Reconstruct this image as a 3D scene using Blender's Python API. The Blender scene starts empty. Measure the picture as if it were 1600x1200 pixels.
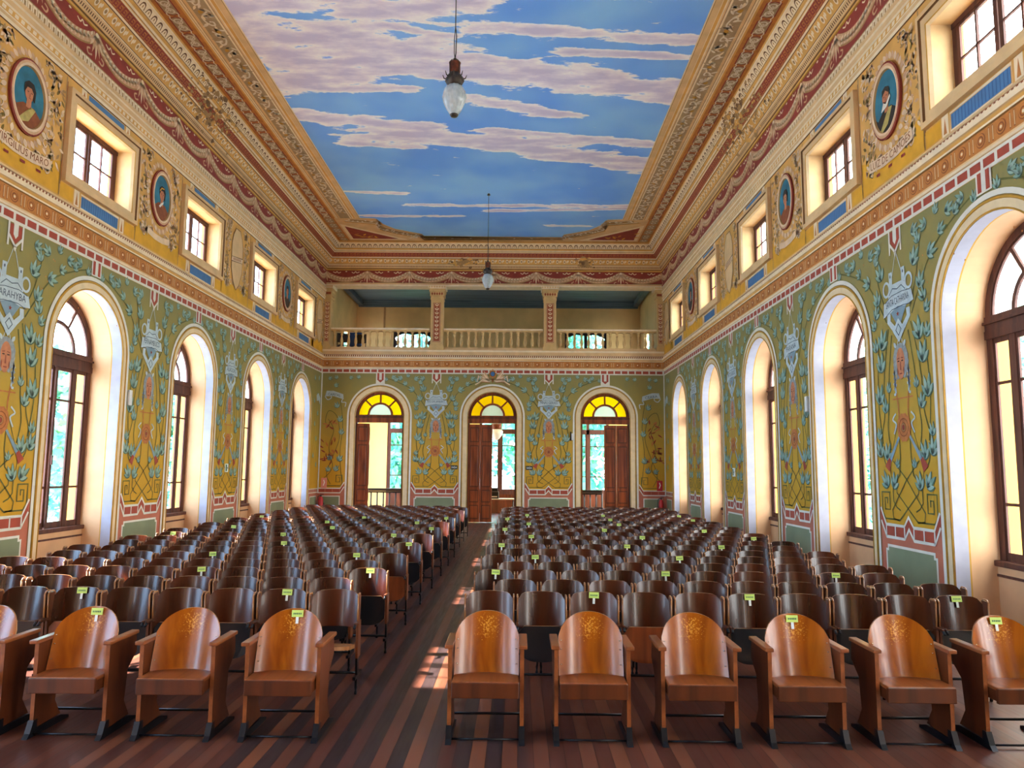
import bpy, bmesh, math, random
from math import sin, cos, pi, radians
from mathutils import Vector, Matrix
from mathutils.geometry import tessellate_polygon

random.seed(7)
SC = bpy.context.scene
COL = SC.collection

# ------------------------------------------------------------------ camera
cam_d = bpy.data.cameras.new('camera')
cam = bpy.data.objects.new('camera', cam_d); COL.objects.link(cam)
SC.camera = cam
cam_d.sensor_fit = 'HORIZONTAL'; cam_d.sensor_width = 36.0
cam_d.lens = 1170.0 / 1600.0 * 36.0
cam_d.clip_end = 400
YAW, PIT, ROL = -0.0091, 0.1126, 0.0087
fwd = Vector((sin(YAW), cos(YAW), 0)) * cos(PIT) + Vector((0, 0, sin(PIT)))
rt = Vector((cos(YAW), -sin(YAW), 0))
up = rt.cross(fwd)
r2 = rt * cos(ROL) + up * sin(ROL)
u2 = up * cos(ROL) - rt * sin(ROL)
M = Matrix((r2, u2, -fwd)).transposed().to_4x4()
M.translation = Vector((0.9365, 0, 1.9))
cam.matrix_world = M

# ------------------------------------------------------------------ world, sun, exposure
SC.view_settings.view_transform = 'Standard'
SC.view_settings.look = 'None'
SC.view_settings.gamma = 1
SC.view_settings.use_curve_mapping = False
SC.view_settings.exposure = 1.75
W = bpy.data.worlds.new('sky'); SC.world = W; W.use_nodes = True
nt = W.node_tree; nt.nodes.clear()
wo = nt.nodes.new('ShaderNodeOutputWorld'); wb = nt.nodes.new('ShaderNodeBackground')
tc = nt.nodes.new('ShaderNodeTexCoord'); sx = nt.nodes.new('ShaderNodeSeparateXYZ')
nt.links.new(tc.outputs['Generated'], sx.inputs[0])
mr = nt.nodes.new('ShaderNodeMapRange'); mr.inputs[1].default_value = -0.7; mr.inputs[2].default_value = 0.7
nt.links.new(sx.outputs['X'], mr.inputs[0])
mx = nt.nodes.new('ShaderNodeMix'); mx.data_type = 'RGBA'
nt.links.new(mr.outputs[0], mx.inputs[0])
mx.inputs[6].default_value = (0.48, 0.70, 1.0, 1)      # open blue sky on the left
mx.inputs[7].default_value = (0.95, 0.93, 0.88, 1)      # sunlit haze on the right
nt.links.new(mx.outputs[2], wb.inputs[0]); wb.inputs[1].default_value = 7.0
nt.links.new(wb.outputs[0], wo.inputs[0])

sun_d = bpy.data.lights.new('sun', 'SUN'); sun = bpy.data.objects.new('sun', sun_d); COL.objects.link(sun)
sun_d.energy = 20.0; sun_d.angle = radians(0.6); sun_d.color = (1.0, 0.93, 0.82)
sd = Vector((6.73, -0.65, -7.03)).normalized()
sun.rotation_euler = (-sd).to_track_quat('Z', 'Y').to_euler()
sun.location = (-20, 3, 20)

BACK = 26.67; HW = 6.15; FRONT = -6.2
ARCH = [8.14 + 4.03 * i for i in range(-3, 5)]           # arch centres along the side walls (-3.95 .. 24.26)
ARCH = [a for a in ARCH if a > FRONT + 1.2]                # the first ones stand beside and behind the camera
SPR, ORAD = 3.77, 1.0                                      # side arches: spring height, opening radius
BARCH = [-4.03, 0.0, 4.03]; BSPR, BRAD = 3.74, 0.87

def portal(loc, rot, sx_, sy_):
    d = bpy.data.lights.new('daylight_portal', 'AREA'); d.shape = 'RECTANGLE'; d.size = sx_; d.size_y = sy_
    d.cycles.is_portal = True
    o = bpy.data.objects.new('daylight_portal', d); COL.objects.link(o); o.location = loc; o.rotation_euler = rot
for a in ARCH:
    for s in (-1, 1):
        portal((s * 7.08, a, 2.7), (0, s * pi / 2, 0), 4.2, 2.1)
        portal((s * 6.62, a, 7.03), (0, s * pi / 2, 0), 1.15, 1.8)
for lx in (-4.0, .15, 3.95): portal((lx, 32.95, 2.5), (-pi / 2, 0, pi), 1.6, 3.2)
for lx in (-3.75, 3.87): portal((lx, 32.85, 7.36), (-pi / 2, 0, pi), 1.7, 1.0)
for s in (-1, 1): portal((s * 6.42, 30.85, 6.85), (0, s * pi / 2, 0), 1.4, 1.1)

# ------------------------------------------------------------------ helpers
def hexc(h):
    h = h.lstrip('#'); r = []
    for i in (0, 2, 4):
        c = int(h[i:i + 2], 16) / 255
        r.append(c / 12.92 if c <= .04045 else ((c + .055) / 1.055) ** 2.4)
    return (*r, 1)
MATS = {}
def mat(name, col, rough=.7, var=.12, scale=6.0, metal=0, coat=0, spec=.5, bump=0, stretch=None, col2=None, detail=4):
    """plain painted or solid surface with procedural mottling"""
    if name in MATS: return MATS[name]
    m = bpy.data.materials.new(name); m.use_nodes = True; n = m.node_tree
    b = n.nodes['Principled BSDF']; c = hexc(col) if isinstance(col, str) else col
    b.inputs['Roughness'].default_value = rough; b.inputs['Metallic'].default_value = metal
    b.inputs['Coat Weight'].default_value = coat; b.inputs['Coat Roughness'].default_value = .12
    b.inputs['Specular IOR Level'].default_value = spec
    t = n.nodes.new('ShaderNodeTexCoord'); nz = n.nodes.new('ShaderNodeTexNoise')
    mp = n.nodes.new('ShaderNodeMapping'); n.links.new(t.outputs['Object'], mp.inputs[0])
    if stretch: mp.inputs['Scale'].default_value = stretch
    n.links.new(mp.outputs[0], nz.inputs['Vector'])
    nz.inputs['Scale'].default_value = scale; nz.inputs['Detail'].default_value = detail
    cr = n.nodes.new('ShaderNodeValToRGB'); n.links.new(nz.outputs['Fac'], cr.inputs[0])
    cr.color_ramp.elements[0].position = .3; cr.color_ramp.elements[1].position = .7
    lo = hexc(col2) if col2 else tuple(x * (1 - var) for x in c[:3]) + (1,)
    hi = c if col2 else tuple(min(1, x * (1 + var)) for x in c[:3]) + (1,)
    cr.color_ramp.elements[0].color = lo; cr.color_ramp.elements[1].color = hi
    n.links.new(cr.outputs[0], b.inputs['Base Color'])
    if bump:
        bp = n.nodes.new('ShaderNodeBump'); bp.inputs['Strength'].default_value = bump; bp.inputs['Distance'].default_value = .01
        n.links.new(nz.outputs['Fac'], bp.inputs['Height']); n.links.new(bp.outputs[0], b.inputs['Normal'])
    MATS[name] = m
    return m

def wood(name, c1, c2, rough=.3, coat=.5, axis='Z', rand=None, scale=14, wear=None, coatr=.12):
    if name in MATS: return MATS[name]
    m = bpy.data.materials.new(name); m.use_nodes = True; n = m.node_tree; L = n.links
    b = n.nodes['Principled BSDF']; b.inputs['Roughness'].default_value = rough
    b.inputs['Coat Weight'].default_value = coat; b.inputs['Coat Roughness'].default_value = coatr; b.inputs['Specular IOR Level'].default_value = .38
    t = n.nodes.new('ShaderNodeTexCoord'); mp = n.nodes.new('ShaderNodeMapping'); L.new(t.outputs['Object'], mp.inputs[0])
    mp.inputs['Scale'].default_value = {'Z': (1, 1, .08), 'X': (.08, 1, 1), 'Y': (1, .08, 1)}[axis]
    nz = n.nodes.new('ShaderNodeTexNoise'); nz.inputs['Scale'].default_value = scale; nz.inputs['Detail'].default_value = 6
    nz.inputs['Distortion'].default_value = .6
    L.new(mp.outputs[0], nz.inputs['Vector'])
    cr = n.nodes.new('ShaderNodeValToRGB'); L.new(nz.outputs['Fac'], cr.inputs[0])
    cr.color_ramp.elements[0].position = .32; cr.color_ramp.elements[1].position = .68
    cr.color_ramp.elements[0].color = hexc(c1); cr.color_ramp.elements[1].color = hexc(c2)
    out = cr.outputs[0]
    if rand:
        oi = n.nodes.new('ShaderNodeObjectInfo'); r2_ = n.nodes.new('ShaderNodeValToRGB'); L.new(oi.outputs['Random'], r2_.inputs[0])
        e = r2_.color_ramp.elements; e[0].position = 0; e[0].color = hexc(rand[0]); e[1].position = 1; e[1].color = hexc(rand[2])
        q = e.new(.72); q.color = hexc(rand[1])
        mm = n.nodes.new('ShaderNodeMix'); mm.data_type = 'RGBA'; mm.blend_type = 'MULTIPLY'; mm.inputs[0].default_value = 1
        L.new(out, mm.inputs[6]); L.new(r2_.outputs[0], mm.inputs[7]); out = mm.outputs[2]
    if wear:
        nz2 = n.nodes.new('ShaderNodeTexNoise'); nz2.inputs['Scale'].default_value = 90; nz2.inputs['Detail'].default_value = 3
        L.new(t.outputs['Object'], nz2.inputs['Vector'])
        vd = n.nodes.new('ShaderNodeVectorMath'); vd.operation = 'DISTANCE'; vd.inputs[1].default_value = wear[1]
        L.new(t.outputs['Object'], vd.inputs[0])
        a = n.nodes.new('ShaderNodeMapRange'); a.inputs[1].default_value = .02; a.inputs[2].default_value = .16; a.inputs[3].default_value = .2; a.inputs[4].default_value = -.1
        L.new(vd.outputs['Value'], a.inputs[0])
        ad = n.nodes.new('ShaderNodeMath'); ad.operation = 'ADD'; L.new(nz2.outputs['Fac'], ad.inputs[0]); L.new(a.outputs[0], ad.inputs[1])
        st = n.nodes.new('ShaderNodeMapRange'); st.inputs[1].default_value = .64; st.inputs[2].default_value = .78; L.new(ad.outputs[0], st.inputs[0])
        mm = n.nodes.new('ShaderNodeMix'); mm.data_type = 'RGBA'; L.new(st.outputs[0], mm.inputs[0]); L.new(out, mm.inputs[6])
        mm.inputs[7].default_value = hexc(wear[0]); out = mm.outputs[2]
    L.new(out, b.inputs['Base Color'])
    MATS[name] = m
    return m

def glass(name, tint, gloss=.12, clear=None):
    if name in MATS: return MATS[name]
    m = bpy.data.materials.new(name); m.use_nodes = True; n = m.node_tree; n.nodes.clear(); L = n.links
    o = n.nodes.new('ShaderNodeOutputMaterial'); mxs = n.nodes.new('ShaderNodeMixShader')
    tr = n.nodes.new('ShaderNodeBsdfTransparent'); gl = n.nodes.new('ShaderNodeBsdfGlossy')
    nz = n.nodes.new('ShaderNodeTexNoise'); nz.inputs['Scale'].default_value = 3
    cr = n.nodes.new('ShaderNodeValToRGB'); L.new(nz.outputs['Fac'], cr.inputs[0])
    c = hexc(tint); cr.color_ramp.elements[0].color = tuple(x * .93 for x in c[:3]) + (1,); cr.color_ramp.elements[1].color = c
    L.new(cr.outputs[0], tr.inputs[0]); gl.inputs['Roughness'].default_value = .03
    fr = n.nodes.new('ShaderNodeLayerWeight'); fr.inputs[0].default_value = .25
    sc = n.nodes.new('ShaderNodeMath'); sc.operation = 'MULTIPLY'; sc.inputs[1].default_value = gloss * 3; L.new(fr.outputs['Fresnel'], sc.inputs[0])
    L.new(sc.outputs[0], mxs.inputs[0]); L.new(tr.outputs[0], mxs.inputs[1]); L.new(gl.outputs[0], mxs.inputs[2]); L.new(mxs.outputs[0], o.inputs[0])
    MATS[name] = m
    return m

def tag(o, label=None, cat=None, group=None, kind=None):
    if label: o['label'] = label
    if cat: o['category'] = cat
    if group: o['group'] = group
    if kind: o['kind'] = kind
    return o
def empty(name, loc=(0, 0, 0), rz=0, parent=None):
    o = bpy.data.objects.new(name, None); COL.objects.link(o); o.empty_display_size = .1
    o.location = loc; o.rotation_euler = (0, 0, rz)
    if parent: o.parent = parent
    return o
def copy_tree(o, parent=None):
    c = o.copy(); COL.objects.link(c); c.parent = parent
    for ch in o.children: copy_tree(ch, c)
    return c

class MB:
    def __init__(s): s.v = []; s.f = []; s.m = []; s.mats = []; s.sm = []
    def mi(s, m):
        if m not in s.mats: s.mats.append(m)
        return s.mats.index(m)
    def face(s, pts, m, smooth=False):
        b = len(s.v); s.v.extend([tuple(p) for p in pts]); s.f.append(tuple(range(b, b + len(pts)))); s.m.append(s.mi(m)); s.sm.append(smooth)
    def faces(s, pts, fs, m, smooth=False):
        b = len(s.v); s.v.extend([tuple(p) for p in pts]); k = s.mi(m)
        for f in fs: s.f.append(tuple(b + i for i in f)); s.m.append(k); s.sm.append(smooth)
    def box(s, x0, x1, y0, y1, z0, z1, m, bev=0):
        if bev:
            bm = bmesh.new(); bmesh.ops.create_cube(bm, size=1)
            for v in bm.verts:
                v.co = Vector(((x0 + x1) / 2 + v.co.x * (x1 - x0), (y0 + y1) / 2 + v.co.y * (y1 - y0), (z0 + z1) / 2 + v.co.z * (z1 - z0)))
            bmesh.ops.bevel(bm, geom=bm.edges[:], offset=bev, segments=2, affect='EDGES', profile=.5)
            bm.verts.index_update()
            s.faces([v.co for v in bm.verts], [[v.index for v in f.verts] for f in bm.faces], m); bm.free(); return
        P = [(x0, y0, z0), (x1, y0, z0), (x1, y1, z0), (x0, y1, z0), (x0, y0, z1), (x1, y0, z1), (x1, y1, z1), (x0, y1, z1)]
        s.faces(P, [(0, 3, 2, 1), (4, 5, 6, 7), (0, 1, 5, 4), (1, 2, 6, 5), (2, 3, 7, 6), (3, 0, 4, 7)], m)
    def tube(s, pts, r, m, n=8, r1=None, cap=True):
        pts = [Vector(p) for p in pts]; k = len(pts); rings = []
        for i, p in enumerate(pts):
            d = (pts[min(i + 1, k - 1)] - pts[max(i - 1, 0)]).normalized()
            a = d.orthogonal().normalized() if i == 0 else (rings_a - d * rings_a.dot(d)).normalized()
            rings_a = a; b = d.cross(a)
            rr = r if r1 is None else r + (r1 - r) * i / (k - 1)
            rings.append([p + (a * cos(2 * pi * j / n) + b * sin(2 * pi * j / n)) * rr for j in range(n)])
        V = [q for R in rings for q in R]; F = []
        for i in range(k - 1):
            for j in range(n): F.append((i * n + j, i * n + (j + 1) % n, (i + 1) * n + (j + 1) % n, (i + 1) * n + j))
        if cap: F.append(tuple(range(n))[::-1]); F.append(tuple((k - 1) * n + j for j in range(n)))
        s.faces(V, F, m, True)
    def lathe(s, prof, m, n=16, c=(0, 0, 0), smooth=True, lobes=0, amp=0):
        V = []; F = []; k = len(prof)
        for r, z in prof:
            for j in range(n):
                a = 2 * pi * j / n; rr = r * (1 + amp * cos(lobes * a)) if lobes else r
                V.append((c[0] + rr * cos(a), c[1] + rr * sin(a), c[2] + z))
        for i in range(k - 1):
            for j in range(n): F.append((i * n + j, i * n + (j + 1) % n, (i + 1) * n + (j + 1) % n, (i + 1) * n + j))
        F.append(tuple(range(n))[::-1]); F.append(tuple((k - 1) * n + j for j in range(n)))
        s.faces(V, F, m, smooth)
    def build(s, name, parent=None, loc=None, xf=None):
        me = bpy.data.meshes.new(name)
        V = s.v if xf is None else [tuple(xf(*p)) for p in s.v]
        me.from_pydata(V, [], s.f); me.update()
        for m in s.mats: me.materials.append(m)
        me.polygons.foreach_set('material_index', s.m); me.polygons.foreach_set('use_smooth', s.sm)
        o = bpy.data.objects.new(name, me); COL.objects.link(o)
        if parent: o.parent = parent
        if loc: o.location = loc
        return o

def wallpt(side, u, E, Z):
    if side == 'L': return (-HW + E, u, Z)
    if side == 'R': return (HW - E, -u, Z)
    return (u, BACK - E, Z)
PROF = [(0, 9.07), (.06, 9.09), (.21, 9.35), (.48, 9.74), (.62, 9.95)]
CZ = 9.95
def zprof(e):
    if e <= 0: return 9.07
    for (a, za), (b, zb) in zip(PROF, PROF[1:]):
        if e <= b: return za + (zb - za) * (e - a) / (b - a)
    return CZ
def surf_wall(side, base=0): return lambda u, v, o: wallpt(side, u, o + base, v)
def surf_cove(side): return lambda u, e, o: wallpt(side, u, e + .8 * o, zprof(e) - .58 * o)
def surf_ceil(side): return lambda u, e, o: wallpt(side, u, e, CZ - o)

def smooth(pts, n=6, closed=False):
    out = []; k = len(pts)
    rng = range(k) if closed else range(k - 1)
    for i in rng:
        if closed: p0, p1, p2, p3 = (pts[(i + d) % k] for d in (-1, 0, 1, 2))
        else: p0, p1, p2, p3 = pts[max(i - 1, 0)], pts[i], pts[i + 1], pts[min(i + 2, k - 1)]
        for j in range(n):
            t = j / n
            out.append(tuple(.5 * ((2 * p1[c]) + (-p0[c] + p2[c]) * t + (2 * p0[c] - 5 * p1[c] + 4 * p2[c] - p3[c]) * t * t + (-p0[c] + 3 * p1[c] - 3 * p2[c] + p3[c]) * t ** 3) for c in (0, 1)))
    if not closed: out.append(pts[-1])
    return out

class Paint:
    """flat decoration painted on a surface, a hair above it, one layer over another"""
    def __init__(s, mb, surf): s.mb = mb; s.S = surf; s.step = .0022
    def pt(s, p, l): return s.S(p[0], p[1], l * s.step)
    def poly(s, pts, m, l=1, holes=()):
        loops = [[Vector((p[0], p[1], 0)) for p in pts]] + [[Vector((p[0], p[1], 0)) for p in h] for h in holes]
        flat = [p for L_ in loops for p in L_]
        if len(pts) <= 4 and not holes and len(pts) > 2:
            s.mb.face([s.pt(p, l) for p in pts], m); return
        tr = tessellate_polygon(loops)
        s.mb.faces([s.pt(p, l) for p in flat], [tuple(t) for t in tr if len(set(t)) == 3], m)
    def rect(s, u0, u1, v0, v1, m, l=1): s.mb.face([s.pt(p, l) for p in ((u0, v0), (u1, v0), (u1, v1), (u0, v1))], m)
    def stroke(s, pts, w, m, l=2, closed=False, w1=None):
        k = len(pts); A = []; B = []
        for i in range(k):
            a = pts[(i - 1) % k] if closed else pts[max(i - 1, 0)]; b = pts[(i + 1) % k] if closed else pts[min(i + 1, k - 1)]
            dx, dy = b[0] - a[0], b[1] - a[1]; q = math.hypot(dx, dy) or 1
            nx, ny = -dy / q, dx / q; ww = w if w1 is None else w + (w1 - w) * i / (k - 1)
            # mitre
            p = pts[i]; sc = 1
            d1 = (p[0] - a[0], p[1] - a[1]); q1 = math.hypot(*d1)
            if q1 > 0:
                cc = abs((-d1[1] / q1) * nx + (d1[0] / q1) * ny)
                sc = min(1 / max(cc, .35), 2)
            A.append((p[0] + nx * ww / 2 * sc, p[1] + ny * ww / 2 * sc)); B.append((p[0] - nx * ww / 2 * sc, p[1] - ny * ww / 2 * sc))
        V = [s.pt(p, l) for p in A + B]; F = []
        for i in range(k if closed else k - 1):
            j = (i + 1) % k; F.append((i, j, k + j, k + i))
        s.mb.faces(V, F, m)
    def disc(s, cu, cv, ru, rv, m, l=2, n=14): s.mb.face([s.pt((cu + ru * cos(2 * pi * i / n), cv + rv * sin(2 * pi * i / n)), l) for i in range(n)], m)
    def ring(s, cu, cv, ru, rv, w, m, l=2, n=24, a0=0, a1=2 * pi):
        P = []; c = a1 - a0 > 6.28
        for i in range(n + (0 if c else 1)):
            a = a0 + (a1 - a0) * i / n; P.append((cu + ru * cos(a), cv + rv * sin(a)))
        s.stroke(P, w, m, l, closed=c)
    def leaf(s, cu, cv, a, L_, w, m, l=2):
        P = []
        for t, h in ((0, 0), (.25, .8), (.5, 1), (.75, .7), (1, 0), (.75, -.7), (.5, -1), (.25, -.8)):
            x, y = t * L_, h * w / 2
            P.append((cu + x * cos(a) - y * sin(a), cv + x * sin(a) + y * cos(a)))
        s.mb.face([s.pt(p, l) for p in P], m)
    def text(s, txt, cu, cv, h, m, l=4, wmax=None, ang=0, arc=0):
        cd = bpy.data.curves.new('lettering', 'FONT'); cd.body = txt; cd.size = 1; cd.align_x = 'CENTER'; cd.align_y = 'CENTER'; cd.resolution_u = 2
        o = bpy.data.objects.new('lettering', cd); COL.objects.link(o)
        dg = bpy.context.evaluated_depsgraph_get(); me = bpy.data.meshes.new_from_object(o.evaluated_get(dg))
        bpy.data.objects.remove(o)
        if not me.vertices: return
        xs = [v.co.x for v in me.vertices]; ys = [v.co.y for v in me.vertices]
        sc = h / (max(ys) - min(ys)); su = sc
        if wmax: su = wmax / (max(xs) - min(xs))
        mxs = (max(xs) + min(xs)) / 2; mys = (max(ys) + min(ys)) / 2; P = []
        for v in me.vertices:
            x, y = (v.co.x - mxs) * su, (v.co.y - mys) * sc
            y += arc * x * x
            P.append(s.pt((cu + x * cos(ang) - y * sin(ang), cv + x * sin(ang) + y * cos(ang)), l))
        s.mb.faces(P, [tuple(f.vertices) for f in me.polygons], m)
        bpy.data.meshes.remove(me)

# ------------------------------------------------------------------ paint colours
C = lambda n, h, **k: mat('paint_' + n, h, **k)
white = C('white_line', 'DAD6C4', var=.06); gold = C('gold_line', 'B98A2A', var=.15); cream = C('cream', 'DDC69A', var=.08)
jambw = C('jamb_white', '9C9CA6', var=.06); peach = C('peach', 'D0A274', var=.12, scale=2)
red = C('brick_red', 'A2442C', var=.12); redd = C('oxblood', '90372A', var=.15); dado = C('dado_green', '7C8463', var=.1, scale=2)
terra = C('terracotta', 'B4664A', var=.12, scale=3)
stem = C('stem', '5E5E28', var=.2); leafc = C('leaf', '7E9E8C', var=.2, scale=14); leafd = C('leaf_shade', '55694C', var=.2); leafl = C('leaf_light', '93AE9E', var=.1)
silver = C('silver', 'B4C3C2', var=.1, scale=10); silverd = C('silver_shade', '7F98A0', var=.1); ink = C('ink', '4C5560', var=.1)
skin = C('skin', 'C07B52', var=.15, scale=16); skind = C('skin_shade', '8E4A30', var=.1); hair = C('grey_hair', '8E9490', var=.2, scale=20)
orange = C('orange_brown', 'C07A34', var=.15, scale=8); orangeD = C('orange_brown_dark', '8E4E1E', var=.15); rose = C('rose_brown', 'B97036', var=.15, scale=14)
ochre = C('ochre', 'DBA654', var=.12, scale=3); tan = C('tan', 'DCB882', var=.1, scale=3); tanl = C('tan_light', 'EDD9B2', var=.08); tand = C('tan_dark', 'A88450', var=.12)
yell = C('panel_yellow', 'DCA224', var=.12, scale=4); blueP = C('panel_blue', '4E7CA6', var=.12); blueD = C('panel_blue_dark', '3B6490', var=.1)
pink = C('pink_ornament', 'D0A67C', var=.15, scale=12); pinkl = C('pink_light', 'E4C69E', var=.1); olive = C('olive_shadow', '7A6428', var=.12)
acW = C('acanthus_white', 'E2D6BE', var=.1, scale=12); acD = C('acanthus_ground', 'A8906A', var=.15, scale=8); brownL = C('line_brown', '6E4A22', var=.1)
portB = C('portrait_blue', '2F7486', var=.25, scale=5); hairD = C('dark_hair', '2E2418', var=.2); robeY = C('robe_yellow', 'B8A45A', var=.2, scale=12); robeR = C('robe_brown', '8A4A22', var=.2, scale=12)
stain = C('damp_stain', '7A5A36', var=.3, scale=12)

# the green ground of the walls runs from olive at the top to golden yellow at the bottom (it is painted so)
def ground_mat():
    m = bpy.data.materials.new('paint_wall_ground'); m.use_nodes = True; n = m.node_tree; L = n.links; b = n.nodes['Principled BSDF']
    b.inputs['Roughness'].default_value = .75
    t = n.nodes.new('ShaderNodeTexCoord'); sp = n.nodes.new('ShaderNodeSeparateXYZ'); L.new(t.outputs['Object'], sp.inputs[0])
    nz = n.nodes.new('ShaderNodeTexNoise'); nz.inputs['Scale'].default_value = 5; nz.inputs['Detail'].default_value = 8; L.new(t.outputs['Object'], nz.inputs['Vector'])
    ad = n.nodes.new('ShaderNodeMath'); ad.operation = 'MULTIPLY_ADD'; ad.inputs[1].default_value = 1.1; L.new(nz.outputs['Fac'], ad.inputs[0]); L.new(sp.outputs['Z'], ad.inputs[2])
    mr_ = n.nodes.new('ShaderNodeMapRange'); mr_.inputs[1].default_value = 1.6; mr_.inputs[2].default_value = 5.8; L.new(ad.outputs[0], mr_.inputs[0])
    cr = n.nodes.new('ShaderNodeValToRGB'); L.new(mr_.outputs[0], cr.inputs[0]); e = cr.color_ramp.elements
    e[0].position = 0; e[0].color = hexc('C8940F'); e[1].position = 1; e[1].color = hexc('86804A')
    q = e.new(.35); q.color = hexc('C0982C'); q = e.new(.7); q.color = hexc('9E8A3E')
    L.new(cr.outputs[0], b.inputs['Base Color'])
    return m
GREEN = ground_mat()

# ------------------------------------------------------------------ floor
def floor_mat():
    m = bpy.data.materials.new('floor_boards'); m.use_nodes = True; n = m.node_tree; L = n.links; b = n.nodes['Principled BSDF']
    t = n.nodes.new('ShaderNodeTexCoord'); sp = n.nodes.new('ShaderNodeSeparateXYZ'); L.new(t.outputs['Object'], sp.inputs[0])
    d = n.nodes.new('ShaderNodeMath'); d.operation = 'DIVIDE'; d.inputs[1].default_value = .105; L.new(sp.outputs['X'], d.inputs[0])
    fl = n.nodes.new('ShaderNodeMath'); fl.operation = 'FLOOR'; L.new(d.outputs[0], fl.inputs[0])
    md = n.nodes.new('ShaderNodeMath'); md.operation = 'PINGPONG'; md.inputs[1].default_value = 1; L.new(fl.outputs[0], md.inputs[0])
    wn = n.nodes.new('ShaderNodeTexWhiteNoise'); wn.noise_dimensions = '1D'; L.new(fl.outputs[0], wn.inputs['W'])
    # alternate boards in the aisle, plainer reddish boards under the seats
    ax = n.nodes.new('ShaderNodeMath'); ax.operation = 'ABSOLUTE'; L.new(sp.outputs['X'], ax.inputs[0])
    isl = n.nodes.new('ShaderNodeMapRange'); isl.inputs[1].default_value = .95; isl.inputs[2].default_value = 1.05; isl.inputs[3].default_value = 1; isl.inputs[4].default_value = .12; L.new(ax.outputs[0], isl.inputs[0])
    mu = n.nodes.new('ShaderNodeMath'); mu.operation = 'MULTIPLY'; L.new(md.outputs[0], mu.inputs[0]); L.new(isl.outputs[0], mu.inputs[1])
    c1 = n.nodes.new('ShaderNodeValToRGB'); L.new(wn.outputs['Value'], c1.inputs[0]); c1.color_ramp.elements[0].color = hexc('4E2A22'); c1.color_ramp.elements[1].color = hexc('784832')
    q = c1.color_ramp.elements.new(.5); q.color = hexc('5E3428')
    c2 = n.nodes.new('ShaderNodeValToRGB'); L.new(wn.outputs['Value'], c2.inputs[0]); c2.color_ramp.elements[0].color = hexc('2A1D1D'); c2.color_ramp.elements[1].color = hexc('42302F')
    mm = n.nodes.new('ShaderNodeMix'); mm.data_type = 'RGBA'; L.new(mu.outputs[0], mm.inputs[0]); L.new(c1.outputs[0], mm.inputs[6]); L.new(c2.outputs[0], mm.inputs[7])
    mp = n.nodes.new('ShaderNodeMapping'); mp.inputs['Scale'].default_value = (9, .6, 1); L.new(t.outputs['Object'], mp.inputs[0])
    nz = n.nodes.new('ShaderNodeTexNoise'); nz.inputs['Scale'].default_value = 3; nz.inputs['Detail'].default_value = 8; L.new(mp.outputs[0], nz.inputs['Vector'])
    g = n.nodes.new('ShaderNodeMapRange'); g.inputs[3].default_value = .6; g.inputs[4].default_value = 1.4; L.new(nz.outputs['Fac'], g.inputs[0])
    m2 = n.nodes.new('ShaderNodeMix'); m2.data_type = 'RGBA'; m2.blend_type = 'MULTIPLY'; m2.inputs[0].default_value = 1; L.new(mm.outputs[2], m2.inputs[6]); L.new(g.outputs[0], m2.inputs[7])
    # gaps
    fr = n.nodes.new('ShaderNodeMath'); fr.operation = 'FRACT'; L.new(d.outputs[0], fr.inputs[0])
    lt = n.nodes.new('ShaderNodeMath'); lt.operation = 'LESS_THAN'; lt.inputs[1].default_value = .04; L.new(fr.outputs[0], lt.inputs[0])
    m3 = n.nodes.new('ShaderNodeMix'); m3.data_type = 'RGBA'; L.new(lt.outputs[0], m3.inputs[0]); L.new(m2.outputs[2], m3.inputs[6]); m3.inputs[7].default_value = hexc('1C0F0B')
    L.new(m3.outputs[2], b.inputs['Base Color'])
    rr = n.nodes.new('ShaderNodeMapRange'); rr.inputs[3].default_value = .22; rr.inputs[4].default_value = .48; L.new(nz.outputs['Fac'], rr.inputs[0]); L.new(rr.outputs[0], b.inputs['Roughness'])
    return m
f = MB(); FM = floor_mat(); f.box(-HW - 1, HW + 1, FRONT, 33, -.2, 0, FM)
tag(f.build('floor'), kind='structure')

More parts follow.
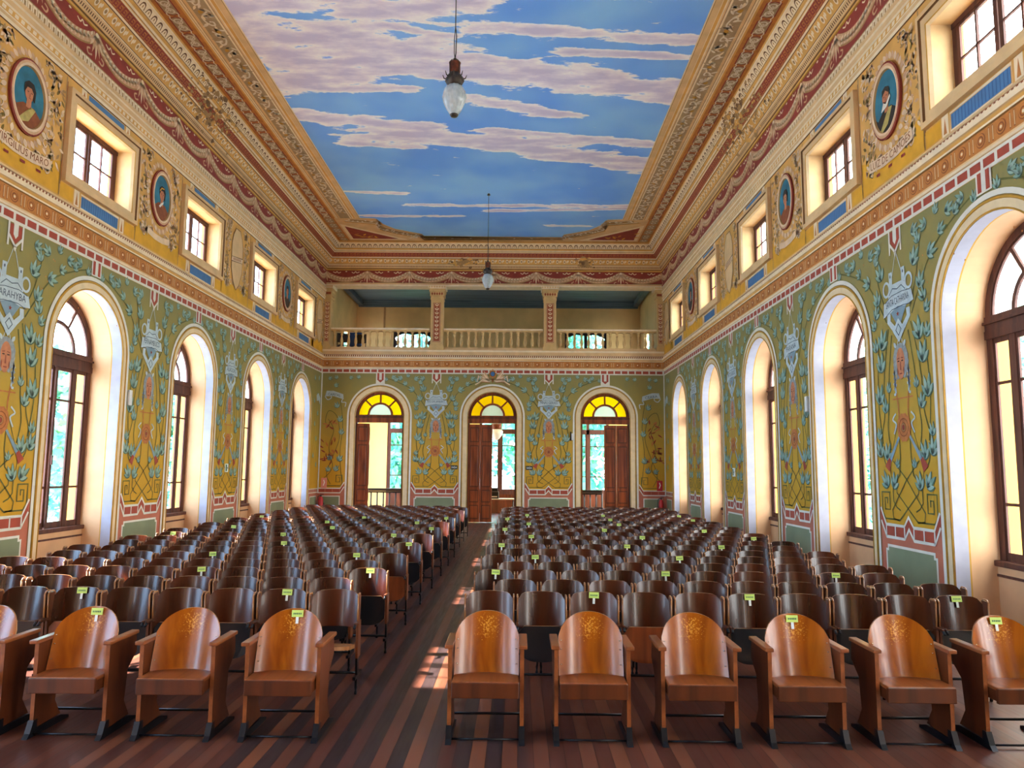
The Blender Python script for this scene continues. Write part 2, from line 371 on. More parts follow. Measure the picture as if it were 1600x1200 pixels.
# ------------------------------------------------------------------ side walls
def arch_pts(c, r, spr, z0, n=28):
    P = [(c - r, z0)] + [(c - r * cos(pi * i / n), spr + r * sin(pi * i / n)) for i in range(n + 1)] + [(c + r, z0)]
    return P
ext = C('exterior_yellow', 'DE9E30', var=.08, scale=2); ext_glare = C('exterior_white', 'F4F2E8', var=.04)  # outer arch whitened in its colour to pass for bright sky glare
clj = C('clerestory_reveal', 'C8A672', var=.08)
CW, CZ0, CZ1 = .88, 6.48, 7.57           # clerestory opening
def side_wall(side, name):
    mb = MB(); S = surf_wall(side); P = Paint(mb, S); sg = 1 if side == 'L' else -1
    cs = sorted(sg * a for a in ARCH)
    U0, U1 = (FRONT, BACK) if side == 'L' else (-BACK, -FRONT)
    # inner face, split bay by bay so that every opening is a simple hole or notch
    edges = [U0] + [(a + b) / 2 for a, b in zip(cs, cs[1:])] + [U1]
    for i, c in enumerate(cs):
        a, b = edges[i], edges[i + 1]
        n = 28; arc = [(c - ORAD * cos(pi * k / n), SPR + ORAD * sin(pi * k / n)) for k in range(n + 1)]
        P.poly([(a, 0), (c - ORAD, 0)] + arc + [(c + ORAD, 0), (b, 0), (b, 5.26), (a, 5.26)], GREEN, 0)
        P.poly([(a, 5.26), (b, 5.26), (b, 9.07), (a, 9.07)], ochre, 0, holes=[[(c - CW, CZ0), (c + CW, CZ0), (c + CW, CZ1), (c - CW, CZ1)]])
        # reveal: white outer strip, gold bead, peach inner strip, then yellow outside
        prof = arch_pts(c, ORAD, SPR, 0)
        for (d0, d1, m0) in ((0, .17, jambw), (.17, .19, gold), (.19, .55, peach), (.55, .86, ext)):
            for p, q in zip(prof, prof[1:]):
                m = ext_glare if (m0 is ext and min(p[1], q[1]) >= SPR - .01) else m0
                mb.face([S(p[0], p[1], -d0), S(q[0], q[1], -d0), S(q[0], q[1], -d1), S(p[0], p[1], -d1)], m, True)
        # wall below the sill
        mb.face([S(c - ORAD, 0, -.5), S(c + ORAD, 0, -.5), S(c + ORAD, .84, -.5), S(c - ORAD, .84, -.5)], peach)
        mb.face([S(c - ORAD, .8, -.5), S(c + ORAD, .8, -.5), S(c + ORAD, .8, -.86), S(c - ORAD, .8, -.86)], ext)
        mb.face([S(c - ORAD, 0, -.86), S(c + ORAD, 0, -.86), S(c + ORAD, .8, -.86), S(c - ORAD, .8, -.86)], ext)
        # clerestory reveal
        R = [(c - CW, CZ0), (c + CW, CZ0), (c + CW, CZ1), (c - CW, CZ1)]
        for k in range(4):
            p, q = R[k], R[(k + 1) % 4]
            mb.face([S(*p, 0), S(*q, 0), S(*q, -.27), S(*p, -.27)], clj); mb.face([S(*p, -.27), S(*q, -.27), S(*q, -.42), S(*p, -.42)], ext)
        # outside faces
        P2 = Paint(mb, surf_wall(side, -.86)); P2.poly([(a, 0), (c - ORAD, 0)] + arc + [(c + ORAD, 0), (b, 0), (b, 5.7), (a, 5.7)], ext, 0)
        P3 = Paint(mb, surf_wall(side, -.42)); P3.poly([(a, 5.7), (b, 5.7), (b, 10.3), (a, 10.3)], ext, 0, holes=[R])
    mb.face([S(U0, 5.7, -.42), S(U1, 5.7, -.42), S(U1, 5.7, -.86), S(U0, 5.7, -.86)], ext)
    return mb, P, cs, U0, U1

def mould(mb, side, u0, u1, prof):
    """horizontal moulding: prof = [(z, off, mat_of_segment_above)]"""
    for (z0, o0, m), (z1, o1, _) in zip(prof, prof[1:]):
        if m is None: continue
        mb.face([wallpt(side, u0, o0, z0), wallpt(side, u1, o0, z0), wallpt(side, u1, o1, z1), wallpt(side, u0, o1, z1)], m)

LOW = [(5.44, 0, tan), (5.45, .02, tanl), (5.475, .035, tan), (5.50, .03, brownL), (5.507, .02, orange), (5.73, .02, tand), (5.735, .05, tanl), (5.76, .05, ochre), (5.79, .07, tan), (5.80, .09, tanl), (5.855, .11, tan), (5.86, .03, orangeD), (5.94, .03, tanl), (5.945, .045, tan), (5.98, .03, tan), (5.99, 0, None)]
MID = [(7.95, 0, brownL), (7.955, .02, tanl), (8.0, .03, tan), (8.03, .05, tanl), (8.05, .05, tand), (8.057, .04, ochre), (8.15, .04, tanl), (8.17, .06, tan), (8.25, .06, tanl), (8.27, .08, tan), (8.33, .09, brownL), (8.34, .05, tand), (8.5, .05, redd), (9.03, .05, gold), (9.04, .07, ochre), (9.07, .07, None)]
def lower_bands(mb, side, u0, u1):
    P = Paint(mb, surf_wall(side))
    P.rect(u0, u1, 5.262, 5.445, white, 2)
    n = int((u1 - u0) / .25)
    for i in range(n):
        a = u0 + .25 * i + .03
        P.rect(a, a + .2, 5.305, 5.405, red, 3)
    mould(mb, side, u0, u1, LOW)
    F = Paint(mb, surf_wall(side, .02)); n = int((u1 - u0) / .36)
    for i in range(n):
        c = u0 + .36 * (i + .5)
        F.disc(c, 5.62, .085, .085, orangeD, 1); F.disc(c - .005, 5.625, .072, .075, orange, 2); F.ring(c, 5.62, .045, .045, .018, orangeD, 3, 12); F.disc(c, 5.62, .02, .02, tanl, 3, 8)
        for d in (-.145, .145 + .0):
            F.rect(c + d - .012, c + d + .012, 5.53, 5.71, orangeD, 1); F.rect(c + d - .004, c + d + .012, 5.54, 5.70, tan, 2)
    # rope of small beads
    D = Paint(mb, surf_wall(side, .03)); n = int((u1 - u0) / .075)
    for i in range(n):
        c = u0 + .075 * (i + .5)
        D.poly([(c - .026, 5.87), (c + .010, 5.87), (c + .026, 5.93), (c - .010, 5.93)], tanl, 1)

def swags(mb, side, u0, u1, per=1.5):
    F = Paint(mb, surf_wall(side, .05)); n = int(round((u1 - u0) / per)); per = (u1 - u0) / n
    for i in range(n):
        a = u0 + per * i; c = a + per / 2
        # garland
        Q = [(a + .02 + (per - .04) * k / 14, 8.92 - .24 * (1 - (2 * k / 14 - 1) ** 2) + 0) for k in range(15)]
        F.stroke(Q, .20, tand, 1); F.stroke([(x, y + .012) for x, y in Q], .165, pink, 2)
        for k in range(1, 14):
            x, y = Q[k]; ang = math.atan2(Q[k + 1][1] - y, Q[k + 1][0] - x)
            [F.leaf(x - .04, y + d_, ang + g_, .10, .045, q_, 3) for d_, g_, q_ in ((-.06, .9, pinkl), (-.01, .2, tand), (.05, -.5, tanl), (.02, .7, tanl))]
        # ribbon squiggles over the garland
        for sgn in (-1, 1):
            X = c + sgn * .34
            F.stroke(smooth([(X - sgn * -.14, 8.98), (X + sgn * .05, 8.94), (X, 8.99), (X - sgn * .06, 8.93), (X - sgn * .14, 8.97)], 4), .025, tanl, 2)
        F.leaf(c - .04, 8.99, 0, .08, .04, tanl, 2)
        # tassel fan between garlands
        for k in range(-3, 4):
            F.leaf(a, 8.98, -pi / 2 + k * .30, .44 - abs(k) * .06, .065, pink if k % 2 else pinkl, 4)
        F.disc(a, 8.97, .05, .04, tanl, 5, 8)
        for sgn in (-1, 1):
            F.stroke(smooth([(a + sgn * .1, 8.58), (a + sgn * .2, 8.55), (a + sgn * .24, 8.62), (a + sgn * .16, 8.66)], 4), .03, pink, 3)

def upper_bands(mb, side, u0, u1, back=False):
    mould(mb, side, u0, u1, MID if not back else [r for r in MID if r[0] >= 8.5])
    swags(mb, side, u0, u1)
    if not back:
        F = Paint(mb, surf_wall(side, .05)); n = int((u1 - u0) / .11)
        for i in range(n):
            c = u0 + .11 * (i + .5)
            F.poly([(c - .05, 8.36), (c - .02, 8.36), (c - .02, 8.44), (c + .02, 8.44), (c + .02, 8.36), (c + .05, 8.36), (c + .05, 8.48), (c - .05, 8.48)], tanl, 1)
        F = Paint(mb, surf_wall(side, .04)); n = int((u1 - u0) / .13)
        for i in range(n):
            c = u0 + .13 * (i + .5); F.poly([(c - .045, 8.075), (c + .03, 8.075), (c + .045, 8.135), (c - .03, 8.135)], tanl, 1)

def cove(mb, side, u0, u1):
    for (a, za), (b, zb) in zip(PROF, PROF[1:]):
        mb.face([wallpt(side, u0, a, za), wallpt(side, u1, a, za), wallpt(side, u1, b, zb), wallpt(side, u0, b, zb)], ochre)
    P = Paint(mb, surf_cove(side))
    def line(e0, e1, m, l=1): P.rect(u0, u1, e0, e1, m, l)
    line(.062, .075, brownL); line(.08, .14, tan); line(.142, .150, tanl); line(.15, .156, brownL)
    line(.265, .275, brownL); line(.275, .295, tanl); line(.298, .39, redd); line(.394, .41, tanl); line(.42, .425, brownL); line(.425, .45, tanl)
    line(.484, .490, brownL); line(.49, .578, tanl); line(.58, .60, tanl)
    vis = (u0, u1) if side == 'B' else ((max(u0, 7), u1) if side == 'L' else (u0, min(u1, -6)))
    a0, a1 = vis; L_ = a1 - a0
    for i in range(int(L_ / .055)):
        c = a0 + .055 * (i + .5); P.rect(c - .012, c + .012, .095, .125, brownL, 2)
    for i in range(int(L_ / .26)):
        c = a0 + .26 * (i + .5)
        P.disc(c, .215, .05, .038, tanl, 2, 10); P.disc(c, .212, .03, .02, tand, 3, 8)
        P.leaf(c + .09, .24, -pi / 2, .06, .05, tanl, 2); P.leaf(c + .13, .20, pi / 2, .05, .05, tanl, 2)
    for i in range(int(L_ / .13)):
        c = a0 + .13 * (i + .5)
        P.stroke([(c - .05, .31), (c + .04, .31), (c + .04, .365), (c - .02, .365), (c - .02, .338), (c + .01, .338)], .010, orange, 2)
        P.rect(c + .055, c + .063, .30, .388, orange, 2)
    for i in range(int(L_ / .20)):
        c = a0 + .20 * (i + .5)
        P.stroke([(c - .07, .50)] + [(c - .06 * cos(pi * k / 5), .53 + .03 * sin(pi * k / 5)) for k in range(6)] + [(c + .07, .50)], .018, brownL, 2)
        P.leaf(c, .505, pi / 2, .04, .03, tand, 2)

def border(mb, side, u0, u1):
    P = Paint(mb, surf_ceil(side)); line = lambda a, b, m, l=2: P.rect(u0, u1, a, b, m, l)
    line(.62, 1.05, orange); line(1.05, 1.09, ochre); line(1.09, 1.12, tanl); line(1.12, 1.13, tand); line(1.13, 1.17, tanl); line(1.17, 1.18, brownL); line(1.18, 1.24, tan)
    line(1.24, 1.56, acD); line(1.56, 1.60, tanl); line(1.60, 1.61, brownL); line(1.61, 1.64, tan); line(1.64, 1.67, tanl); line(1.67, 1.73, ochre); line(1.73, 1.74, tanl)
    line(1.74, 1.86, tan); line(1.86, 1.875, tand); line(1.875, 1.90, tanl)
    a0, a1 = (max(u0, 10), u1) if side == 'L' else (u0, min(u1, -10))
    per = .52; n = int((a1 - a0) / per)
    for i in range(n):
        c = a0 + per * (i + .5); v = .835
        P.poly([(c - .25, v), (c - .2, v + .14), (c + .2, v + .14), (c + .25, v), (c + .2, v - .14), (c - .2, v - .14)], redd, 3)
        P.poly([(c - .225, v), (c - .18, v + .115), (c + .18, v + .115), (c + .225, v), (c + .18, v - .115), (c - .18, v - .115)], acD, 4)
        for d in (-.1, .1):
            P.ring(c + d, v, .07, .075, .026, acW, 5, 12); P.disc(c + d, v, .02, .02, acW, 5, 8)
        for s_ in (-1, 1): P.stroke(smooth([(c - .26, v + s_ * .08), (c - .17, v + s_ * .1), (c, v - s_ * .02), (c + .17, v + s_ * .1), (c + .26, v + s_ * .08)], 4), .022, acW, 6)
    n = int((a1 - a0) / .62)
    for i in range(n):
        c = a0 + .62 * (i + .5); s_ = 1 if i % 2 else -1; v = 1.40
        P.stroke(smooth([(c - .33, v - s_ * .08), (c - .15, v + s_ * .08), (c + .05, v + s_ * .04), (c + .1, v - s_ * .05), (c, v - s_ * .07), (c - .02, v)], 5), .035, acW, 3)
        for k in range(13):
            a = .6 * k + random.random(); P.leaf(c - .28 + .043 * k, v + s_ * .05 * (k % 3 - 1), a, .16, .05, (acW, tanl, acD, acW)[k % 4], 4)
        P.leaf(c + .24, v, -s_ * .6, .14, .09, gold, 4)

# ------------------------------------------------------------------ wall ornament of one pier
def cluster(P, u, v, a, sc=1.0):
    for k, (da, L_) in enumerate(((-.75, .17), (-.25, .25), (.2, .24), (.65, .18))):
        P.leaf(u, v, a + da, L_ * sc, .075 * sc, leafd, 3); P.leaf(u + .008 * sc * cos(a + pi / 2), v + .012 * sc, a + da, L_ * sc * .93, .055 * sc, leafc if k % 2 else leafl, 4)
def mir(pts, s, c=0): return [(c + s * x, y) for x, y in pts]
def pier(P, c, hw, name, tilt=0):
    for s in (-1, 1):
        for (u, v, a, sc) in ((.42, 5.06, .3, .75), (.80, 5.04, 2.7, .75), (1.22, 5.07, .2, .75), (1.62, 5.1, 2.9, .7), (.42, 4.62, 1.1, 1.0), (.78, 4.66, .3, .9), (1.05, 4.86, .5, .7),
                           (.55, 4.28, 1.2, .9), (.74 if hw > .8 else .66, 4.1, 2.0, .8), (.52, 3.62, 1.9, 1.15), (.55, 3.30, 1.5, 1.1), (.64, 2.85, 1.65, 1.1), (.46, 2.72, 1.3, .8),
                           (.50, 2.05, 1.75, .95), (.66, 2.1, 1.3, .95), (.36, 1.66, 1.9, .9), (.50, 1.68, .9, .95)):
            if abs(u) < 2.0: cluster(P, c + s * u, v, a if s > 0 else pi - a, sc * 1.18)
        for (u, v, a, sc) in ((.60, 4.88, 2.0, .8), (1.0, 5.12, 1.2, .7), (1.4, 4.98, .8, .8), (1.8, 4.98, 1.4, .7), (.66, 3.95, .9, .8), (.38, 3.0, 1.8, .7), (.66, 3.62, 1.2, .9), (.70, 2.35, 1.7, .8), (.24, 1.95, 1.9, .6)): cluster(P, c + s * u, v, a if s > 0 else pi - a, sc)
        st = lambda pts, w=.024, m=stem, l=2: P.stroke(mir(smooth(pts, 5), s, c), w, m, l)
        st([(.30, 3.9), (.42, 3.5), (.50, 3.1), (.52, 2.7), (.62, 2.4), (.60, 2.1), (.50, 1.95)]); st([(.22, 3.8), (.33, 3.3), (.38, 2.85), (.44, 2.5), (.38, 2.2)])
        st([(.34, 4.0), (.55, 4.3), (.9, 4.7), (1.4, 4.95), (1.9, 5.12)]); st([(.3, 4.1), (.5, 4.5), (.62, 4.95)]); st([(.60, 2.3), (.68, 2.8), (.66, 3.3), (.58, 3.8)])
        st([(.38, 1.75), (.42, 2.0), (.2, 2.5)], .012)
        for k in range(14):
            t = random.random(); P.disc(c + s * (.45 + 1.2 * t), 4.3 + .85 * random.random() * (1 - t * .2), .012, .012, orange, 2, 6)
        # strings
        P.stroke([(c + s * .02, 4.90), (c + s * .13, 4.62)], .012, silver, 3)
        # shield tabs and handles
        P.rect(c + s * .17 - .045, c + s * .17 + .045, 4.48, 4.68, silver, 4); P.disc(c + s * .17, 4.62, .015, .025, ink, 5, 8)
        P.ring(c + s * .30, 4.46, .085, .10, .035, silver, 4, 16)
        P.poly(mir([(.30, 4.1), (.31, 3.98), (.1, 3.78), (.05, 3.86), (.22, 4.0), (.21, 4.1)], s, c), silver, 4)
        P.stroke([(c + s * .04, 3.72), (c + s * .12, 3.52)], .012, silver, 3)
        # curls of hair, ribbons
        for k in range(5): P.stroke(mir(smooth([(.10 + .01 * k, 3.45 - .09 * k), (.18, 3.40 - .08 * k), (.17 + .02 * (k % 2), 3.30 - .08 * k), (.22, 3.24 - .07 * k)], 4), s, c), .035, hair if k % 2 else silver, 3)
        st([(.16, 2.98), (.13, 2.8), (.12, 2.58)], .028, rose, 3)
        st([(.20, 2.70), (.29, 2.62), (.20, 2.55), (.27, 2.42)], .026, silver, 4)
        # horn
        P.poly(mir([(.10, 2.40), (.13, 2.42), (.46, 2.06), (.40, 2.02)], s, c), silverd, 4); P.poly(mir([(.38, 2.06), (.44, 2.10), (.56, 1.98), (.44, 1.90)], s, c), red, 5)
        # knotwork
        st2 = lambda pts, w=.02: P.stroke(mir(pts, s, c), w, stem, 3)
        st2([(.34, 2.05), (0, 1.80), (-.28, 1.52), (-.42, 1.38), (-.40, 1.26), (-.24, 1.24), (-.02, 1.40), (.28, 1.62), (.28, 1.78), (.18, 1.86), (.14, 2.1), (.14, 2.42)])
        w_ = hw - .78
        st2([(.24, 1.25), (.62 + w_, 1.25), (.70 + w_, 1.33), (.70 + w_, 1.62), (.48 + w_, 1.62), (.48 + w_, 1.38), (.62 + w_, 1.38), (.62 + w_, 1.54), (.55 + w_, 1.54), (.55 + w_, 1.46)], .022)
        st2([(.38, 1.68), (.38, 1.5), (.30, 1.42), (.20, 1.38)])
    # shield body
    P.poly([(c - .24, 4.40), (c - .26, 4.25), (c + .26, 4.25), (c + .24, 4.40), (c + .18, 4.50), (c - .18, 4.50)], silver, 5)
    P.stroke([(c - .22, 4.36), (c - .12, 4.44), (c, 4.41), (c + .12, 4.44), (c + .22, 4.36)], .012, ink, 6); P.poly([(c - .27, 4.2), (c + .27, 4.2), (c, 3.86)], silverd, 5)
    sk = tilt
    P.poly([(c - .40, 4.10 - sk), (c - .37, 4.30 - sk), (c - .2, 4.33 - sk / 2), (c, 4.38), (c + .2, 4.33 + sk / 2), (c + .37, 4.30 + sk), (c + .42, 4.14 + sk), (c + .2, 4.12 + sk / 2), (c, 4.17), (c - .2, 4.12 - sk / 2)], silver, 7)
    for o_ in (4.35, 4.155): P.stroke([(c - .34, o_ - .05 - sk), (c - .15, o_ - .01), (c + .15, o_ + .0), (c + .34, o_ - .05 + sk)], .010, ink, 8)
    P.text(name, c, 4.25, .10, ink, 8, wmax=min(.62, .075 * len(name) + .05), ang=sk * 1.5)
    st5 = []
    for k in range(10):
        r = .04 if k % 2 == 0 else .016; st5.append((c + r * sin(pi * k / 5), 4.06 + r * cos(pi * k / 5)))
    P.poly(st5, red, 8)
    P.poly([(c, 3.66), (c + .16, 3.84), (c, 4.0), (c - .16, 3.84)], silver, 7); P.stroke([(c, 3.76), (c + .07, 3.84), (c, 3.92), (c - .07, 3.84)], .012, ink, 8, closed=True)
    # head
    for s in (-1, 1): P.poly(mir([(0, 3.66), (.13, 3.62), (.2, 3.48), (.18, 3.3), (.10, 3.16), (0, 3.2)], s, c), hair, 4)
    P.poly([(c + .115 * sin(2 * pi * k / 16) * (1 if cos(2 * pi * k / 16) > 0 else .86), 3.37 + .22 * cos(2 * pi * k / 16)) for k in range(16)], skin, 5)
    for s in (-1, 1):
        P.rect(c + s * .05 - .025, c + s * .05 + .025, 3.40, 3.415, hairD, 6); P.stroke([(c + s * .02, 3.45), (c + s * .08, 3.44)], .014, skind, 6); P.leaf(c + s * .08, 3.33, -pi / 2, .12, .03, skind, 6)
        P.leaf(c + s * .10, 3.60, pi / 2 - s * .6, .10, .06, silver, 6)
    P.poly([(c - .018, 3.28), (c + .018, 3.28), (c + .008, 3.40), (c - .008, 3.40)], skind, 6); P.rect(c - .035, c + .035, 3.225, 3.24, redd, 6)
    # lyre bar and rosette
    P.rect(c - .27, c + .27, 2.89, 2.91, rose, 4)
    P.poly([(c + (.17 + .018 * (k % 2)) * sin(2 * pi * k / 20), 2.50 + (.185 + .018 * (k % 2)) * cos(2 * pi * k / 20)) for k in range(20)], rose, 5)
    P.ring(c, 2.50, .12, .12, .014, orangeD, 6, 16); P.disc(c, 2.50, .065, .07, orangeD, 6); P.disc(c, 2.50, .03, .035, redd, 7, 8); P.ring(c, 2.5, .045, .05, .012, tand, 7, 10)
    # V pendant
    vpend(P, c); zigzag(P, c, hw)
def vpend(P, c, bot=4.95):
    for s in (-1, 1):
        P.rect(c + s * .15 - .018, c + s * .15 + .018, bot - .03, 5.26, white, 5)
        P.poly(mir([(.125, 5.24), (.05, 5.24), (.05, 5.10), (0, 5.04), (0, 4.93 + .04), (.125, 5.09)], s, c), red, 5)
        P.stroke([(c + s * .15, 5.08), (c, 4.93)], .035, white, 6)
    P.poly([(c - .05, 5.26), (c + .05, 5.26), (c + .05, 5.10), (c, 5.04), (c - .05, 5.10)], white, 4)
    P.poly([(c, 4.86), (c + .03, 4.92), (c, 4.96), (c - .03, 4.92)], white, 6)
def zigzag(P, c, hw):
    w = hw - .03
    P.rect(c - hw, c + hw, 0, 1.16, terra, 1)
    P.poly([(c - hw, 1.15), (c - hw, 1.42), (c - w + .12, 1.16)], terra, 1); P.poly([(c + hw, 1.15), (c + hw, 1.42), (c + w - .12, 1.16)], terra, 1); P.poly([(c - .12, 1.15), (c + .12, 1.15), (c, 1.30)], terra, 1)
    top = [(c - w, 1.40), (c - w + .14, 1.17), (c - .12, 1.17), (c, 1.30), (c + .12, 1.17), (c + w - .14, 1.17), (c + w, 1.40)]
    bot = [(c - w, 1.22), (c - w + .14, 1.0), (c - .12, 1.0), (c, 1.14), (c + .12, 1.0), (c + w - .14, 1.0), (c + w, 1.22)]
    P.stroke(top, .035, white, 4); P.stroke(bot, .035, white, 4)
    for k in range(len(top) - 1): P.poly([bot[k], bot[k + 1], top[k + 1], top[k]], red, 2)
    for s in (-1, 1):
        for u in (.12, (w - .02) / 2 + .0, w - .14): P.rect(c + s * u - .014, c + s * u + .014, 1.0, 1.17, white, 4)
    b = w - .10
    P.poly([(c - b, .08), (c + b, .08), (c + b, .84), (c + b - .05, .84), (c + b - .05, .90), (c - b + .05, .90), (c - b + .05, .84), (c - b, .84)], white, 3)
    b -= .035; P.poly([(c - b, .11), (c + b, .11), (c + b, .81), (c + b - .05, .81), (c + b - .05, .865), (c - b + .05, .865), (c - b + .05, .81), (c - b, .81)], dado, 4)

def arch_trim(P, c, r, spr, r_out, z0=0):
    n = 32
    def band(ra, rb, m, l):
        A = arch_pts(c, ra, spr, z0, n); B = arch_pts(c, rb, spr, z0, n)
        for k in range(len(A) - 1): P.mb.face([P.pt(A[k], l), P.pt(A[k + 1], l), P.pt(B[k + 1], l), P.pt(B[k], l)], m)
    band(r_out - .065, r_out, white, 6)
    w = r_out - .065
    band(w - .015, w, olive, 6); band(r, w - .015, cream, 6)
    # raised gold bead and roll
    def roll(rc, rad, m):
        Pn = arch_pts(c, rc, spr, z0, n)
        P.mb.tube([P.S(p[0], p[1], .012) for p in Pn], rad, m, 6)
    if r_out - r > .2: roll(w - .03, .018, gold); roll(r + .012, .012, gold)
    return roll

# ------------------------------------------------------------------ clerestory zone ornaments
def scroll(P, u, v, s=1, f=1, sc=1., m1=None, m2=None):
    m1 = m1 or pink; m2 = m2 or pinkl
    Q = smooth([(0, 0), (.06, .09), (.16, .10), (.2, .02), (.13, -.03), (.10, .03)], 5)
    P.stroke([(u + s * x * sc, v + f * y * sc) for x, y in Q], .03 * sc, olive, 2); P.stroke([(u + s * x * sc + .006, v + f * y * sc + .008) for x, y in Q], .022 * sc, m2, 3)
    for k in range(4): P.leaf(u + s * .04 * k * sc, v + f * .05 * sc, (pi / 2 - s * (.9 - .5 * k)) * f, .09 * sc, .04 * sc, m1, 4)
def clere_frame(mb, side, c):
    """raised moulded surround of a clerestory opening"""
    S = surf_wall(side)
    def fr(h0, w0, h1, w1, o0, o1, m):
        A = [(c - w0, 7.025 - h0), (c + w0, 7.025 - h0), (c + w0, 7.025 + h0), (c - w0, 7.025 + h0)]; B = [(c - w1, 7.025 - h1), (c + w1, 7.025 - h1), (c + w1, 7.025 + h1), (c - w1, 7.025 + h1)]
        for k in range(4): mb.face([S(*A[k], o0), S(*A[(k + 1) % 4], o0), S(*B[(k + 1) % 4], o1), S(*B[k], o1)], m)
    fr(.76, 1.10, .76, 1.10, 0, .07, tan); fr(.76, 1.10, .69, 1.03, .07, .08, tan); fr(.69, 1.03, .68, 1.02, .08, .05, brownL); fr(.68, 1.02, .58, .92, .05, .05, tan)
    fr(.58, .92, .57, .91, .05, .04, gold); fr(.57, .91, .545, .88, .04, 0, cream)
def clere_bay(mb, side, c):
    P = Paint(mb, surf_wall(side))
    P.rect(c - .55, c + .55, 6.02, 6.21, blueP, 2)
    for k in range(17): P.rect(c - .53 + .064 * k, c - .51 + .064 * k, 6.03, 6.20, blueD, 3)
    P.rect(c - .55, c + .55, 7.84, 7.93, blueP, 2)
    P.stroke([(c - .57, 6.0), (c + .57, 6.0), (c + .57, 6.23), (c - .57, 6.23)], .02, tanl, 3, closed=True)
    for s in (-1, 1):
        for v0, v1 in ((6.0, 6.26), (7.80, 7.95)):
            P.rect(c + s * .68 - .07, c + s * .68 + .07, v0, v1, tanl, 2); P.poly([(c + s * .68 - .035, v0 + .02), (c + s * .68 + .035, v0 + .02), (c + s * .68, v1 - .03)], orange, 3)
        P.rect(min(c + s * .78, c + s * 1.12), max(c + s * .78, c + s * 1.12), 6.02, 6.24, yell, 2)
        P.rect(min(c + s * 1.11, c + s * 1.14), max(c + s * 1.11, c + s * 1.14), 6.2, 7.86, orangeD, 1)
def medal_bay(mb, side, c, kind, name=None):
    """the field between two clerestory windows"""
    P = Paint(mb, surf_wall(side)); w = .87
    P.rect(c - w, c + w, 6.02, 7.93, ochre, 1)
    P.poly([(c - w, 6.02), (c + w, 6.02), (c + w, 6.55), (c + .5, 6.42), (c, 6.28), (c - .5, 6.42), (c - w, 6.55)], yell, 2)
    rnd = random.Random(int(abs(c) * 10))
    for s in (-1, 1):
        P.rect(c + s * w - .015, c + s * w + .015, 6.02, 7.93, tand, 2)
        for (u, v, f) in ((.62, 7.72, 1), (.66, 7.45, -1), (.68, 7.15, 1), (.66, 6.85, -1), (.60, 6.62, 1), (.35, 7.80, 1), (.64, 6.38, -1), (.42, 6.25, 1), (.40, 6.45, -1), (.2, 6.35, 1)):
            scroll(P, c + s * u, v, -s if u > .5 else s, f, .95)
        for k in range(90):
            a = rnd.uniform(-1.57, 1.57); u = c + s * (.40 + .12 * cos(a) + rnd.uniform(0, .30)); v = 7.08 + .74 * sin(a)
            P.leaf(u, v, rnd.uniform(0, 6.28), .12, .05, (pink, pinkl, olive, tand)[k % 4], 3 + k % 2)
    if kind == 'portrait':
        for k in range(40):
            a = 2 * pi * k / 40; P.leaf(c + .44 * cos(a), 7.12 + .6 * sin(a), a + .5, .13, .08, pink if k % 2 else pinkl, 5)
        if name is None:
            P.poly([(c - .45, 6.30), (c - .15, 6.25), (c + .15, 6.25), (c + .45, 6.30), (c + .44, 6.42), (c + .15, 6.37), (c - .15, 6.37), (c - .44, 6.42)], pinkl, 8)
        if name:
            P.poly([(c - .62, 6.30), (c - .2, 6.24), (c + .2, 6.24), (c + .62, 6.30), (c + .60, 6.46), (c + .2, 6.40), (c - .2, 6.40), (c - .60, 6.46)], pinkl, 8)
            P.text(name, c, 6.33, .11, orangeD, 9, wmax=min(1.12, .095 * len(name)), arc=.16)
            for k in (-1, 0, 1): P.rect(c + k * .35 - .05, c + k * .35 + .05, 6.16, 6.20, redd, 8)
    else:
        # stone-coloured coat of arms
        q = [(-.28, 7.62), (-.14, 7.80), (.14, 7.80), (.28, 7.62), (.36, 7.40), (.34, 6.75), (.18, 6.42), (0, 6.26), (-.18, 6.42), (-.34, 6.75), (-.36, 7.40)]
        P.poly([(c + x, y) for x, y in q], tan, 6); P.stroke([(c + x, y) for x, y in q], .02, brownL, 7, closed=True)
        P.poly([(c - .36, 6.92), (c + .34, 7.02), (c + .36, 7.14), (c - .34, 7.04)], pinkl, 8); P.stroke([(c - .36, 6.92), (c + .34, 7.02), (c + .36, 7.14), (c - .34, 7.04)], .012, brownL, 9, closed=True)
        for k in range(7): P.rect(c - .25 + .075 * k, c - .21 + .075 * k, 6.965 + .011 * k, 7.03 + .011 * k, orangeD, 9)
        for s in (-1, 1): scroll(P, c + s * .08, 7.32, s, 1, 1.1, tand, pinkl); scroll(P, c + s * .1, 7.55, s, -1, .9, tand, pinkl)

